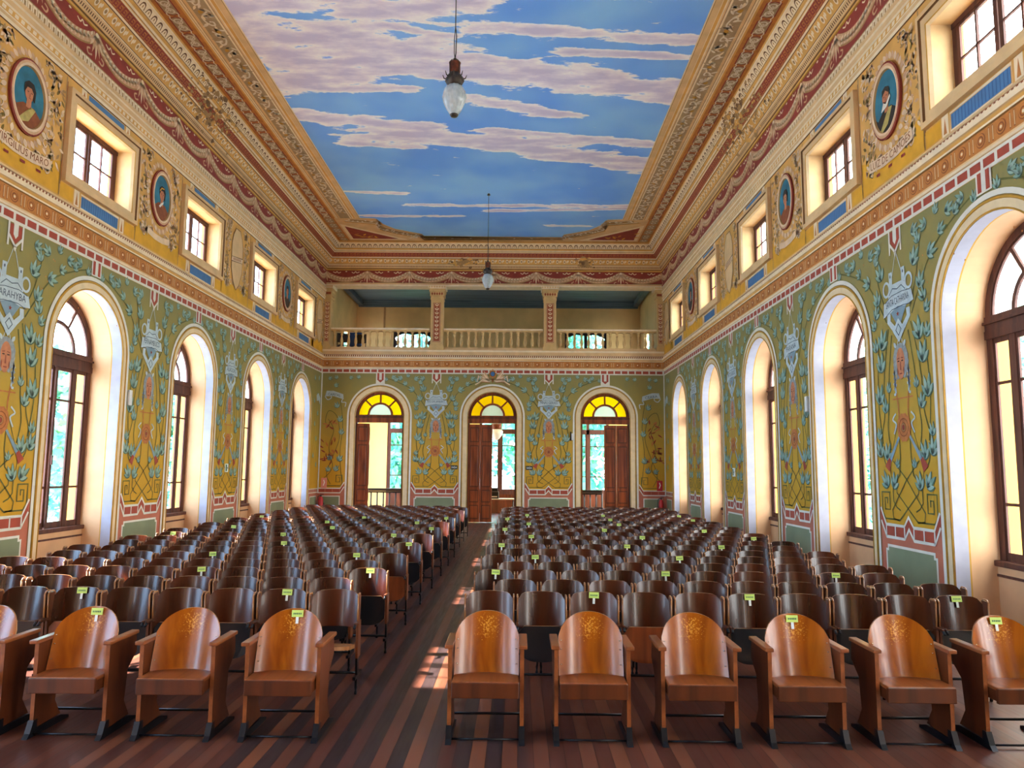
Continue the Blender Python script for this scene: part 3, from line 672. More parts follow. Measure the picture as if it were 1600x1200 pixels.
def portrait(side, c, idx, label):
    r = empty('portrait_medallion', wallpt(side, c, .016, 7.13)); lm = wallpt(side, c, .016, 7.13)
    mb = MB(); S0 = surf_wall(side, .026)
    S = lambda u, v, o: tuple(a - b for a, b in zip(S0(u, v, o), lm))
    n = 40
    for (r0, r1, o0, o1, m) in ((.37, .375, -.012, .02, redd), (.37, .355, .02, .03, redd), (.355, .33, .03, .035, pink), (.33, .305, .035, .028, pinkl), (.305, .295, .028, .0, tand)):
        for k in range(n):
            a, b = 2 * pi * k / n, 2 * pi * (k + 1) / n
            q = lambda rr, o, t: S(c + rr * cos(t), 7.13 + rr * 1.42 * sin(t), o)
            mb.face([q(r0, o0, a), q(r0, o0, b), q(r1, o1, b), q(r1, o1, a)], m, True)
    mb.build('medallion_frame', r)
    mb = MB(); P = Paint(mb, S); P.poly([(c + .30 * cos(2 * pi * k / 40), 7.13 + .43 * sin(2 * pi * k / 40)) for k in range(40)], portB, 0)
    body = (robeR, robeR, robeY, hairD)[idx % 4]
    arc = [(c + .29 * cos(t), 7.13 + .42 * sin(t)) for t in [pi + .35 + (pi - .7) * k / 14 for k in range(15)]]
    P.poly(arc + [(c + .24, 6.93), (c + .12, 7.02), (c - .10, 7.02), (c - .22, 6.94)], body, 2)
    if idx % 3 == 0: P.poly([(c + .05, 7.02), (c + .14, 7.0), (c + .02, 6.80), (c - .12, 6.74), (c - .16, 6.78)], robeY, 3)
    P.poly([(c - .045, 6.98), (c + .05, 6.98), (c + .05, 7.12), (c - .04, 7.12)], skin, 3)
    P.poly([(c + .085 * sin(2 * pi * k / 16), 7.19 + .115 * cos(2 * pi * k / 16)) for k in range(16)], skin, 4)
    if idx == 3: P.poly([(c - .09, 7.22), (c - .085, 7.31), (c, 7.34), (c + .09, 7.3), (c + .11, 7.1), (c + .06, 7.04), (c + .075, 7.22), (c, 7.28)], hairD, 5); P.poly([(c - .06, 7.13), (c - .12, 7.02), (c + .02, 7.04), (c + .12, 7.14), (c + .11, 7.18), (c, 7.09)], white, 6); P.poly([(c - .07, 7.15), (c, 7.12), (c + .06, 7.15), (c, 7.05)], hairD, 5)
    else: P.poly([(c - .10, 7.16), (c - .10, 7.30), (c - .03, 7.36), (c + .07, 7.35), (c + .12, 7.26), (c + .11, 7.10), (c + .06, 7.12), (c + .075, 7.22), (c + .03, 7.27), (c - .05, 7.26)], hairD, 5)
    for s in (-1, 1): P.rect(c + s * .035 - .014, c + s * .035 + .014, 7.195, 7.205, hairD, 7)
    P.rect(c - .004, c + .008, 7.14, 7.19, skind, 7); P.rect(c - .02, c + .025, 7.115, 7.122, redd, 7)
    if idx == 1: P.stroke([(c - .1, 7.24), (c - .04, 7.31), (c + .05, 7.32)], .022, yell, 8); P.poly([(c - .1, 6.95), (c - .02, 7.03), (c + .06, 7.08), (c + .05, 7.04), (c - .06, 6.93)], white, 6)
    mb.build('painted_portrait', r)
    r.scale = (1, 1.13, 1.05)
    tag(r, label, 'portrait medallion', 'oval portraits between the upper windows')

def stains(P, cu, ce, su, se, n):
    rnd = random.Random(int(cu * 7 + n))
    for k in range(n):
        u, e = rnd.gauss(cu, su), rnd.gauss(ce, se)
        if e < .08 or e > .6: continue
        r = rnd.uniform(.02, .085) * (1 - min(.7, abs(u - cu) / (su * 3)))
        P.poly([(u + r * 1.6 * rnd.uniform(.5, 1.2) * cos(2 * pi * j / 7), e + r * .5 * rnd.uniform(.5, 1.2) * sin(2 * pi * j / 7)) for j in range(7)], (stain, tand, tand, ochre)[k % 4], 4 + k % 3)

for side, nm in (('L', 'wall_left'), ('R', 'wall_right')):
    mb, P, cs, U0, U1 = side_wall(side, nm)
    vis = [c for c in cs if (c > 5 if side == 'L' else c < -5)]
    a0 = 4.1 if side == 'L' else -BACK; a1 = BACK if side == 'L' else -4.1
    lower_bands(mb, side, a0, a1); upper_bands(mb, side, a0, a1)
    mids = [(a + b) / 2 for a, b in zip(vis, vis[1:])]
    mids = ([mids[0] - 4.03] + mids) if side == 'L' else (mids + [mids[-1] + 4.03])
    for c in vis: arch_trim(P, c, ORAD, SPR, 1.23); clere_frame(mb, side, c); clere_bay(mb, side, c); vp = c; P.rect(c - .14, c + .14, 5.02, 5.27, white, 7); P.rect(c - .11, c - .04, 5.04, 5.27, red, 8); P.rect(c + .04, c + .11, 5.04, 5.27, red, 8)
    order = sorted(mids, key=lambda c: abs(c))
    names = [None, 'VIRGILIUS MARO', None, None, None] if side == 'L' else [None, 'LUIZ DE CAMOES', None, None, None]
    stat = ['BAHIA', 'PARAHYBA', 'PERNAMBUCO', 'ALAGOAS', 'CEARA'] if side == 'L' else ['GOYAZ', 'SANTA CATHARINA', 'PARANA', 'MATTO GROSSO', 'GOYAZ']
    for i, c in enumerate(order):
        pier(P, c, .785, stat[i], 0.0 if side == 'L' else .03)
        medal_bay(mb, side, c, 'shield' if i == 3 else 'portrait', names[i])
    # end pier against the back corner
    e = (BACK - .02) if side == 'L' else (-BACK + .02); s = 1 if side == 'L' else -1
    P.rect(min(e, e - s * .05), max(e, e - s * .05), 1.0, 5.27, white, 7)
    P.rect(min(e, e - s * 1.16), max(e, e - s * 1.16), 0, 1.15, terra, 1); P.rect(min(e, e - s * 1.16), max(e, e - s * 1.16), 1.0, 1.16, white, 2)
    for k in range(8): P.rect(min(e - s * (.05 + .14 * k), e - s * (.16 + .14 * k)), max(e - s * (.05 + .14 * k), e - s * (.16 + .14 * k)), 1.03, 1.13, red, 3)
    P.rect(min(e - s * .15, e - s * 1.0), max(e - s * .15, e - s * 1.0), .1, .9, white, 2); P.rect(min(e - s * .19, e - s * .96), max(e - s * .19, e - s * .96), .13, .87, dado, 3)
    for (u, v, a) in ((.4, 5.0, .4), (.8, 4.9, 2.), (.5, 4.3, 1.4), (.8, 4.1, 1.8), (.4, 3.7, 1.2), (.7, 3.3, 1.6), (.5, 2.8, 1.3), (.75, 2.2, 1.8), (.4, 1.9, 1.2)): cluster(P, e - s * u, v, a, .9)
    for uu in (.35, .6, .85): P.stroke(smooth([(e - s * uu, 1.3), (e - s * (uu + .1), 2.2), (e - s * (uu - .15), 3.0), (e - s * uu, 4.2)], 6), .018, stem, 2)
    P.poly([(e - s * .1, 4.35), (e - s * .35, 4.5), (e - s * .6, 4.4), (e - s * .55, 4.2), (e - s * .3, 4.25), (e - s * .1, 4.1)], silver, 5)
    medal_bay(mb, side, e - s * 1.2 + s * .62, 'plain')
    cove(mb, side, U0, U1)
    Pc = Paint(mb, surf_cove(side))
    if side == 'L': stains(Pc, 15.4, .38, .75, .16, 210)
    else: stains(Pc, -16.0, .38, 1.0, .16, 230)
    tag(mb.build(nm), kind='structure')
    lab = {'L': ['oval portrait of a youth in brown with dark curls on the left wall, nearest of its row', 'large oval portrait of a figure in a yellow toga, leftmost on the left wall', 'oval portrait of a man in profile with a laurel on the left wall', '', 'dark oval portrait nearest the balcony on the left wall'],
           'R': ['oval portrait in a pink wreath on the right wall, nearest of its row', 'large oval portrait of a bearded man with white ruff on the right wall', 'oval portrait of a pale-faced figure in red-brown on the right wall', '', 'narrow oval portrait nearest the balcony on the right wall']}[side]
    for i, c in enumerate(order):
        if i in (0, 3): continue
        portrait(side, c, {('L', 1): 0, ('L', 2): 1, ('L', 4): 7, ('R', 1): 3, ('R', 2): 4, ('R', 4): 7}[(side, i)], lab[i])

# ------------------------------------------------------------------ back wall with three arches, balcony opening above
mb = MB(); S = surf_wall('B'); P = Paint(mb, S)
edges = [-HW, -2.015, 2.015, HW]
for i, c in enumerate(BARCH):
    a, b = edges[i], edges[i + 1]; n = 28
    arc = [(c - BRAD * cos(pi * k / n), BSPR + BRAD * sin(pi * k / n)) for k in range(n + 1)]
    P.poly([(a, 0), (c - BRAD, 0)] + arc + [(c + BRAD, 0), (b, 0), (b, 5.5), (a, 5.5)], GREEN, 0)
    prof = arch_pts(c, BRAD, BSPR, 0)
    for p, q in zip(prof, prof[1:]):
        mb.face([S(p[0], p[1], 0), S(q[0], q[1], 0), S(q[0], q[1], -.45), S(p[0], p[1], -.45)], cream, True)
    arch_trim(P, c, BRAD, BSPR, 1.16)
    if c: P.rect(c - .16, c + .16, 4.88, 5.27, white, 7); [P.rect(c + d - .035, c + d + .035, 5.02, 5.27, red, 8) for d in (-.08, .08)]; P.poly([(c - .115, 5.03), (c + .115, 5.03), (c, 4.93)], red, 8)
mb2P = Paint(mb, surf_wall('B', -.45)); 
for i, c in enumerate(BARCH):
    a, b = edges[i], edges[i + 1]; arc = [(c - BRAD * cos(pi * k / n), BSPR + BRAD * sin(pi * k / n)) for k in range(n + 1)]
    mb2P.poly([(a, 0), (c - BRAD, 0)] + arc + [(c + BRAD, 0), (b, 0), (b, 5.8), (a, 5.8)], yell, 0)
lower_bands(mb, 'B', -HW, HW)
pier(P, -2.015, .855, 'RIO DE JANEIRO'); pier(P, 2.015, .855, 'MINAS GERAES')
for s in (-1, 1):
    e = s * HW
    P.rect(min(e, e - s * .96), max(e, e - s * .96), 0, 1.16, terra, 1)
    P.stroke([(e, 1.16), (e - s * .80, 1.16), (e - s * .94, 1.38)], .035, white, 4); P.stroke([(e, 1.0), (e - s * .80, 1.0), (e - s * .94, 1.22)], .035, white, 4)
    for k in range(3): P.rect(min(e - s * (.02 + .26 * k), e - s * (.25 + .26 * k)), max(e - s * (.02 + .26 * k), e - s * (.25 + .26 * k)), 1.03, 1.13, red, 3)
    P.poly([(e - s * .80, 1.02), (e - s * .80, 1.14), (e - s * .93, 1.36), (e - s * .93, 1.24)], red, 3)
    P.rect(min(e - s * .12, e - s * .8), max(e - s * .12, e - s * .8), .1, .9, white, 2); P.rect(min(e - s * .155, e - s * .765), max(e - s * .155, e - s * .765), .13, .865, dado, 3)
    P.rect(min(e, e - s * .04), max(e, e - s * .04), 1.0, 5.27, white, 7)
    for (u, v, a, sc) in ((.25, 5.05, .3, .7), (.6, 5.08, 2.8, .7), (1.0, 5.08, .3, .7), (1.4, 5.1, 2.8, .7), (.5, 4.75, 1.1, .8), (.62, 4.0, 1.9, 1), (.72, 3.5, 1.6, 1.05), (.78, 3.05, 1.6, 1), (.7, 2.1, 1.2, 1.1), (.45, 2.15, 2.2, 1), (.6, 1.75, 1.3, 1), (.4, 1.75, 2.2, .9)): cluster(P, e - s * u, v, a if s < 0 else pi - a, sc)
    for Q in ([(.45, 1.3), (.30, 1.7), (.55, 2.4), (.72, 3.0), (.6, 3.7), (.3, 3.9), (.2, 3.5), (.4, 3.3)], [(.2, 1.5), (.5, 1.9), (.35, 2.6), (.5, 3.2), (.3, 3.6)], [(.85, 1.4), (.75, 2.4), (.82, 3.4), (.7, 4.3)]): P.stroke([(e - s * x, y) for x, y in smooth(Q, 6)], .02, stem, 3)
    P.stroke([(e - s * x, y) for x, y in [(.2, 1.25), (.80, 1.25), (.86, 1.33), (.86, 1.62), (.64, 1.62), (.64, 1.38), (.78, 1.38), (.78, 1.54), (.71, 1.54)]], .022, stem, 3)
    for k in range(30):
        P.leaf(e - s * random.uniform(.15, .6), random.uniform(2.1, 3.5), random.uniform(0, 6.3), .2, .05, (redd, orangeD, rose)[k % 3], 4)
    P.poly([(e - s * .15, 4.42), (e - s * .2, 4.62), (e - s * .45, 4.62), (e - s * .8, 4.5), (e - s * .82, 4.32), (e - s * .45, 4.43)], silver, 5)
    P.stroke([(e - s * x, y) for x, y in smooth([(.15, 4.42), (.25, 4.3), (.38, 4.38), (.3, 4.5)], 5)], .03, silver, 5); P.stroke([(e - s * x, y) for x, y in smooth([(.8, 4.35), (.75, 4.22), (.9, 4.2), (.88, 4.05)], 5)], .03, silver, 5)
    P.text('CAPITAL' if s < 0 else 'CEARA', e - s * .48, 4.48, .09, ink, 7, wmax=.45, ang=s * .12)
# crest over the middle arch
for s in (-1, 1):
    for k in range(7):
        P.leaf(s * .08, 4.98, (pi / 2 - s * (.55 + .16 * k)), .50 - .02 * k, .06, pinkl if k % 2 else pink, 9 + k % 2)
    P.stroke(mir(smooth([(.05, 5.02), (.3, 5.08), (.5, 4.95), (.62, 4.88)], 5), s), .04, pinkl, 10); P.stroke(mir(smooth([(.1, 4.95), (.35, 4.97), (.5, 4.84), (.62, 4.78)], 5), s), .02, orangeD, 11)
    P.stroke(mir([(.42, 5.1), (.5, 5.2), (.55, 5.0)], s), .03, pinkl, 10)
P.poly([(.17 * (1 if k % 2 == 0 else .62) * sin(pi * k / 8), 5.27 + .19 * (1 if k % 2 == 0 else .62) * cos(pi * k / 8)) for k in range(16)], orange, 12)
P.disc(0, 5.27, .075, .08, blueD, 13); P.ring(0, 5.27, .085, .09, .02, brownL, 14, 14); P.poly([(-.05, 5.1), (.05, 5.1), (0, 4.92)], orangeD, 12)
# ledge and beam
mb.box(-HW, HW, BACK - .03, BACK + .5, 5.98, 6.16, tan); mb.box(-HW, HW, BACK - .06, BACK + .5, 6.06, 6.12, tanl)
mb.box(-HW, HW, BACK - .0, BACK + .5, 5.5, 5.98, tan)
mb.box(-HW, HW, BACK, BACK + .5, 8.5, 9.98, ochre); mb.box(-HW, HW, BACK - .06, BACK + .5, 8.47, 8.52, tanl); mb.box(-HW, HW, BACK - .04, BACK, 8.52, 8.61, tan)
F0 = BACK
mould(mb, 'B', -HW, HW, [(8.58, .05, brownL), (8.60, .05, redd), (9.03, .05, gold), (9.04, .07, ochre), (9.07, .07, None)]); swags(mb, 'B', -HW, HW, 1.52)
tag(mb.build('wall_back'), kind='structure')
mb = MB(); cove(mb, 'B', -HW, HW); Pc = Paint(mb, surf_cove('B')); stains(Pc, -1.1, .2, .35, .05, 60); stains(Pc, 3.3, .2, .22, .05, 60)
tag(mb.build('trim_3'), kind='structure')

# ------------------------------------------------------------------ ceiling: painted sky with a painted border
def sky_mat():
    m = bpy.data.materials.new('painted_sky'); m.use_nodes = True; n = m.node_tree; L = n.links; b = n.nodes['Principled BSDF']; b.inputs['Roughness'].default_value = .8
    t = n.nodes.new('ShaderNodeTexCoord'); at = n.nodes.new('ShaderNodeAttribute'); at.attribute_name = 'cloud'
    mp = n.nodes.new('ShaderNodeMapping'); mp.inputs['Scale'].default_value = (.55, 1.5, 1); L.new(t.outputs['Object'], mp.inputs[0])
    nz = n.nodes.new('ShaderNodeTexNoise'); nz.inputs['Scale'].default_value = 1.9; nz.inputs['Detail'].default_value = 10; nz.inputs['Roughness'].default_value = .6; L.new(mp.outputs[0], nz.inputs['Vector'])
    a = n.nodes.new('ShaderNodeMath'); a.operation = 'MULTIPLY_ADD'; a.inputs[1].default_value = 2.4; L.new(nz.outputs['Fac'], a.inputs[0]); L.new(at.outputs['Fac'], a.inputs[2])
    mr_ = n.nodes.new('ShaderNodeMapRange'); mr_.inputs[1].default_value = 1.62; mr_.inputs[2].default_value = 1.74; L.new(a.outputs[0], mr_.inputs[0])
    tn = n.nodes.new('ShaderNodeMapRange'); tn.inputs[1].default_value = 1.7; tn.inputs[2].default_value = 2.3; L.new(a.outputs[0], tn.inputs[0])
    cc = n.nodes.new('ShaderNodeValToRGB'); L.new(tn.outputs[0], cc.inputs[0]); cc.color_ramp.elements[0].color = hexc('FFFFFF'); cc.color_ramp.elements[1].color = hexc('D2CEEA'); q = cc.color_ramp.elements.new(.5); q.color = hexc('EAE6F6')
    nz2 = n.nodes.new('ShaderNodeTexNoise'); nz2.inputs['Scale'].default_value = .5; L.new(t.outputs['Object'], nz2.inputs['Vector'])
    bl = n.nodes.new('ShaderNodeValToRGB'); L.new(nz2.outputs['Fac'], bl.inputs[0]); bl.color_ramp.elements[0].position = .35; bl.color_ramp.elements[1].position = .65; bl.color_ramp.elements[0].color = hexc('6EACFF'); bl.color_ramp.elements[1].color = hexc('8CC8FF')
    mm = n.nodes.new('ShaderNodeMix'); mm.data_type = 'RGBA'; L.new(mr_.outputs[0], mm.inputs[0]); L.new(bl.outputs[0], mm.inputs[6]); L.new(cc.outputs[0], mm.inputs[7])
    L.new(mm.outputs[2], b.inputs['Base Color'])
    return m
# clouds as strokes: (x0, y0, x1, y1, half thickness) in metres on the ceiling
CLOUDS = [(-4.2, 12.4, -2.4, 11.9, .4), (-4.2, 13.5, -2.6, 13.2, .5), (-1.9, 12.5, -.2, 12.2, .35), (-4.0, 15.0, -1.4, 13.6, .45), (-2.6, 14.2, .9, 14.6, .42), (.2, 14.2, 3.8, 15.2, .5),
          (-4.1, 13.2, -3.2, 14.4, .5), (-1.5, 12.9, -.6, 13.2, .12), (0.2, 12.9, 3.9, 13.3, .2), (1.9, 13.7, 4.0, 13.9, .13), (-3.9, 15.2, -1.6, 15.2, .16), (0, 15.6, 1.6, 16.3, .22),
          (-4.1, 16.4, -1.5, 17.0, .3), (-2.2, 17.4, 1.2, 18.0, .45), (.4, 17.9, 4.2, 19.2, .45), (.4, 17.2, 4.2, 17.9, .2), (-3.2, 17.9, -1.6, 18.1, .16), (-4.1, 21.2, -2.6, 21.3, .12), (-2.4, 22.3, 4.2, 22.3, .13),
          (0, 22.8, 4.2, 22.5, .12), (-4, 23.3, -1, 23.3, .1), (2.0, 24.2, 3.2, 24.2, .1), (-3, 8, 3, 8.6, .8), (-4, 10.2, 1, 10.8, .5), (-4, 4, 2, 5, .8), (-3, 0, 4, 1, .9)]
nx, ny = 90, 300; x0, x1, y0, y1 = -HW, HW, FRONT, BACK
V = []; cl = []
for j in range(ny + 1):
    for i in range(nx + 1):
        x = x0 + (x1 - x0) * i / nx; y = y0 + (y1 - y0) * j / ny; V.append((x, y, CZ)); best = 0
        for (ax, ay, bx, by, h) in CLOUDS:
            t = max(0, min(1, ((x - ax) * (bx - ax) + (y - ay) * (by - ay)) / ((bx - ax) ** 2 + (by - ay) ** 2)))
            px, py = ax + (bx - ax) * t, ay + (by - ay) * t
            d = math.hypot((x - px) * .35, (y - py)) / h
            if d < 1.6: best = max(best, 1 - (d / 1.6) ** 1.5)
        cl.append(best)
me = bpy.data.meshes.new('ceiling')
me.from_pydata(V, [], [(j * (nx + 1) + i, j * (nx + 1) + i + 1, (j + 1) * (nx + 1) + i + 1, (j + 1) * (nx + 1) + i) for j in range(ny) for i in range(nx)])
at_ = me.attributes.new('cloud', 'FLOAT', 'POINT'); at_.data.foreach_set('value', cl); me.materials.append(sky_mat())
o = bpy.data.objects.new('ceiling', me); COL.objects.link(o); tag(o, kind='structure')
mb = MB()
border(mb, 'L', FRONT, 23.55); border(mb, 'R', -23.55, -FRONT)
# border at the balcony end with a curved notch in each corner
def cpath(off):
    """edge of the sky at the far end, moved outwards by off"""
    Lh = [(-4.25 - off, 23.5 + off * .6), (-3.78, 23.55 + off), (-3.62 - off * .3, 24.1 + off), (-3.3, 24.6 + off * .9), (-2.85, 24.9 + off * .8), (-2.5, 25.1 + off * .7), (-2.45, 25.42 + off * .55)]
    return Lh + [(-x, y) for x, y in reversed(Lh)]
PC = Paint(mb, lambda u, v, o: (u, v, CZ - o))
PC.poly([(-5.53, 23.5), (-5.53, 26.05), (5.53, 26.05), (5.53, 23.5)] + cpath(0)[::-1], tan, 1)
for off, w, m in ((.02, .03, tanl), (.11, .12, tan), (.19, .03, ochre), (.24, .03, tanl), (.40, .22, tand), (.53, .04, tanl), (.60, .03, brownL), (.66, .05, ochre)):
    PC.stroke(cpath(off), w, m, 2)
for (x, y) in smooth(cpath(.40), 8):
    PC.leaf(x - .05, y, random.uniform(0, 6.3), .15, .06, acW, 3)
for s in (-1, 1):
    PC.rect(min(s * 5.12, s * 5.53), max(s * 5.12, s * 5.53), 23.5, 26.05, orange, 3)
    for k in range(5):
        v = 23.76 + .52 * k; u = s * 5.315
        PC.poly([(u - .14, v - .2), (u - .14, v + .2), (u, v + .25), (u + .14, v + .2), (u + .14, v - .2), (u, v - .25)], acD, 4); PC.ring(u, v - .1, .07, .07, .025, acW, 5, 10); PC.ring(u, v + .1, .07, .07, .025, acW, 5, 10)
    T = [onp for onp in ((s * 4.95, 24.35), (s * 4.95, 25.7), (s * 3.35, 25.7))]
    PC.poly([(s * 5.06, 24.1), (s * 5.06, 25.8), (s * 3.0, 25.8)], tanl, 4); PC.poly(T, redd, 5)
    for k in range(10):
        t = random.random(); PC.leaf(s * (4.9 - .9 * t), 25.6 - .8 * random.random() * (1 - t), random.uniform(0, 6.3), .25, .08, yell if k % 2 else orange, 6)
PC.rect(-5.53, 5.53, 25.88, 26.05, ochre, 5); PC.rect(-5.53, 5.53, 25.95, 25.97, brownL, 6)
tag(mb.build('trim_1'), kind='structure')
mb = MB(); pl = C('front_plaster', '8A6A3C', var=.1, scale=2)
mb.box(-HW - .9, HW + .9, FRONT - .2, FRONT, 0, 10.3, pl); tag(mb.build('wall_front'), kind='structure')
rf = MB(); roofm = C('roof_underside', '8A7A66'); rf.box(-7.3, 7.3, FRONT, 33.2, 10.3, 10.4, roofm); rf.box(-7.3, 7.3, BACK + .5, 33.2, 10.2, 10.3, roofm)
tag(rf.build('trim_2'), kind='structure')

# ------------------------------------------------------------------ windows
brown = wood('window_wood', '3E2016', '5E3424', rough=.6, coat=.0); pane_g = glass('window_glass', 'F4FAFF', .035)
redw = wood('door_wood', '5A2412', '9A4A22', rough=.35, coat=.4, scale=9); redd2 = wood('door_wood_dark', '42200F', '6E3418', rough=.4, coat=.3, scale=9)

def frosted(name, c):
    m = bpy.data.materials.new(name); m.use_nodes = True; n = m.node_tree; n.nodes.clear(); L = n.links
    o = n.nodes.new('ShaderNodeOutputMaterial'); a = n.nodes.new('ShaderNodeMixShader'); b = n.nodes.new('ShaderNodeMixShader')
    tl = n.nodes.new('ShaderNodeBsdfTranslucent'); df = n.nodes.new('ShaderNodeBsdfDiffuse'); tr = n.nodes.new('ShaderNodeBsdfTransparent')
    nz = n.nodes.new('ShaderNodeTexNoise'); nz.inputs['Scale'].default_value = 12; cr = n.nodes.new('ShaderNodeValToRGB'); L.new(nz.outputs['Fac'], cr.inputs[0])
    k = hexc(c); cr.color_ramp.elements[0].color = tuple(x * .85 for x in k[:3]) + (1,); cr.color_ramp.elements[1].color = k
    for q in (tl, df, tr): L.new(cr.outputs[0], q.inputs[0])
    a.inputs[0].default_value = .45; b.inputs[0].default_value = .25
    L.new(tl.outputs[0], a.inputs[1]); L.new(df.outputs[0], a.inputs[2]); L.new(a.outputs[0], b.inputs[1]); L.new(tr.outputs[0], b.inputs[2]); L.new(b.outputs[0], o.inputs[0])
    return m
yg = frosted('yellow_glass', 'FAE00A'); bg = frosted('pale_blue_glass', 'C4E8EC')
# all windows are built in local coordinates: x across, z up, y outwards, at the depth of the glass
def arc_bar(mb, r, w, d0, d1, z, m, a0=0, a1=pi, n=20):
    for k in range(n):
        a, b = a0 + (a1 - a0) * k / n, a0 + (a1 - a0) * (k + 1) / n
        q = lambda rr, t, y: (rr * cos(t), y, z + rr * sin(t))
        for (ra, ya, rb, yb) in ((r - w / 2, d0, r + w / 2, d0), (r + w / 2, d1, r - w / 2, d1), (r - w / 2, d1, r - w / 2, d0), (r + w / 2, d0, r + w / 2, d1)):
            mb.face([q(ra, a, ya), q(ra, b, ya), q(rb, b, yb), q(rb, a, yb)], m)
def ray_bar(mb, r0, r1, t, w, d0, d1, z, m):
    dx, dz = cos(t), sin(t); nx_, nz_ = -dz * w / 2, dx * w / 2
    c = [(r0 * dx + nx_, r0 * dz + nz_), (r0 * dx - nx_, r0 * dz - nz_), (r1 * dx - nx_, r1 * dz - nz_), (r1 * dx + nx_, r1 * dz + nz_)]
    P = [(x, d0, z + y) for x, y in c] + [(x, d1, z + y) for x, y in c]
    mb.faces(P, [(0, 1, 2, 3), (7, 6, 5, 4), (0, 4, 5, 1), (1, 5, 6, 2), (2, 6, 7, 3), (3, 7, 4, 0)], m)
def disc_pane(r, z, name, m, parent, a0=0, a1=pi, rin=0):
    g = MB(); n = 16
    o_ = [(r * cos(a0 + (a1 - a0) * k / n), 0.02, z + r * sin(a0 + (a1 - a0) * k / n)) for k in range(n + 1)]
    if rin:
        i_ = [(rin * cos(a0 + (a1 - a0) * k / n), 0.02, z + rin * sin(a0 + (a1 - a0) * k / n)) for k in range(n + 1)]
        for k in range(n): g.face([o_[k], o_[k + 1], i_[k + 1], i_[k]], m)
    else: g.face(o_, m)
    return g.build(name, parent)
def make_arch_window():
    r = empty('window_1'); r['kind'] = 'structure'
    m = MB(); R = 1.0
    arc_bar(m, R - .045, .11, -.025, .03, SPR, brown); arc_bar(m, R - .11, .03, -.012, .015, SPR, brown)
    for s in (-1, 1): m.box(s * .945 - .055, s * .945 + .055, -.025, .03, .86, SPR, brown)
    m.box(-1, 1, -.05, .03, 3.52, 3.62, brown); m.box(-1, 1, -.04, .025, 3.62, 3.80, brown); m.box(-1, 1, -.07, .03, 3.70, 3.73, brown)
    for s in (-1, 1): m.box(s * .53 - .05, s * .53 + .05, -.022, .025, .86, 3.55, brown)
    m.box(-1.02, 1.02, -.10, .06, .80, .87, brown, .012); m.box(-1, 1, -.05, .06, .66, .80, brown); m.box(-1.0, 1.0, -.075, .0, .68, .71, brown)
    m.build('window_frame', r)
    m = MB(); arc_bar(m, .49, .06, -.015, .015, SPR, brown, n=16)
    for t in (pi / 2 - .56, pi / 2 + .56): ray_bar(m, .50, .90, t, .05, -.012, .015, SPR, brown)
    m.build('fanlight_bars', r); disc_pane(.9, SPR, 'fanlight_pane', pane_g, r)
    for (a, b, nm) in ((-.90, -.57, 'side_light'), (-.49, -.02, 'casement'), (.02, .49, 'casement'), (.57, .90, 'side_light')):
        m = MB(); w = .045
        m.box(a, a + w, -.012, .014, .87, 3.52, brown); m.box(b - w, b, -.012, .014, .87, 3.52, brown); m.box(a, b, -.012, .014, .87, .97, brown); m.box(a, b, -.012, .014, 3.46, 3.52, brown)
        for z in (1.53, 2.97): m.box(a, b, -.008, .012, z - .018, z + .018, brown)
        if nm == 'casement' and a < 0: m.box(b - .01, b + .05, -.05, .0, .9, 3.5, brown); m.box(b + .0, b + .03, -.08, -.05, 1.9, 2.05, brown)
        o = m.build(nm, r); g = MB(); g.face([(a, .01, .9), (b, .01, .9), (b, .01, 3.5), (a, .01, 3.5)], pane_g); g.build('glass_pane', o)
    return r
def make_clere_window():
    r = empty('window_20'); r['kind'] = 'structure'; m = MB(); h0, h1, w = CZ0, CZ1, CW
    m.box(-w, w, -.02, .02, h0, h0 + .06, brown); m.box(-w, w, -.03, .04, h1 - .07, h1, brown)
    for s in (-1, 1): m.box(s * (w - .04) - .04, s * (w - .04) + .04, -.02, .02, h0, h1, brown)
    m.build('window_frame', r)
    for s in (-1, 1):
        a, b = sorted((s * .01, s * (w - .08))); m = MB()
        m.box(a, a + .07, -.018, .012, h0 + .05, h1 - .06, brown); m.box(b - .07, b, -.018, .012, h0 + .05, h1 - .06, brown); m.box(a, b, -.018, .012, h0 + .05, h0 + .10, brown); m.box(a, b, -.018, .012, h1 - .11, h1 - .06, brown)
        c = (a + b) / 2; m.box(c - .016, c + .016, -.02, .01, h0 + .1, h1 - .1, brown); m.box(a, b, -.02, .01, 7.02, 7.045, brown)
        o = m.build('sash', r); g = MB(); g.face([(a, .005, h0 + .08), (b, .005, h0 + .08), (b, .005, h1 - .08), (a, .005, h1 - .08)], pane_g); g.build('glass_pane', o)
    return r
wn = 0
wa = make_arch_window(); wc = make_clere_window(); first = True
for s in (-1, 1):
    for a in ARCH:
        if a < 4: continue
        o1 = wa if first else copy_tree(wa); o2 = wc if first else copy_tree(wc); first = False
        wn += 1; o1.name = 'window_%d' % wn; o2.name = 'window_%d' % (wn + 20)
        for o, d in ((o1, .56), (o2, .29)):
            o.location = (s * (HW + d), a, 0); o.rotation_euler = (0, 0, -s * pi / 2)

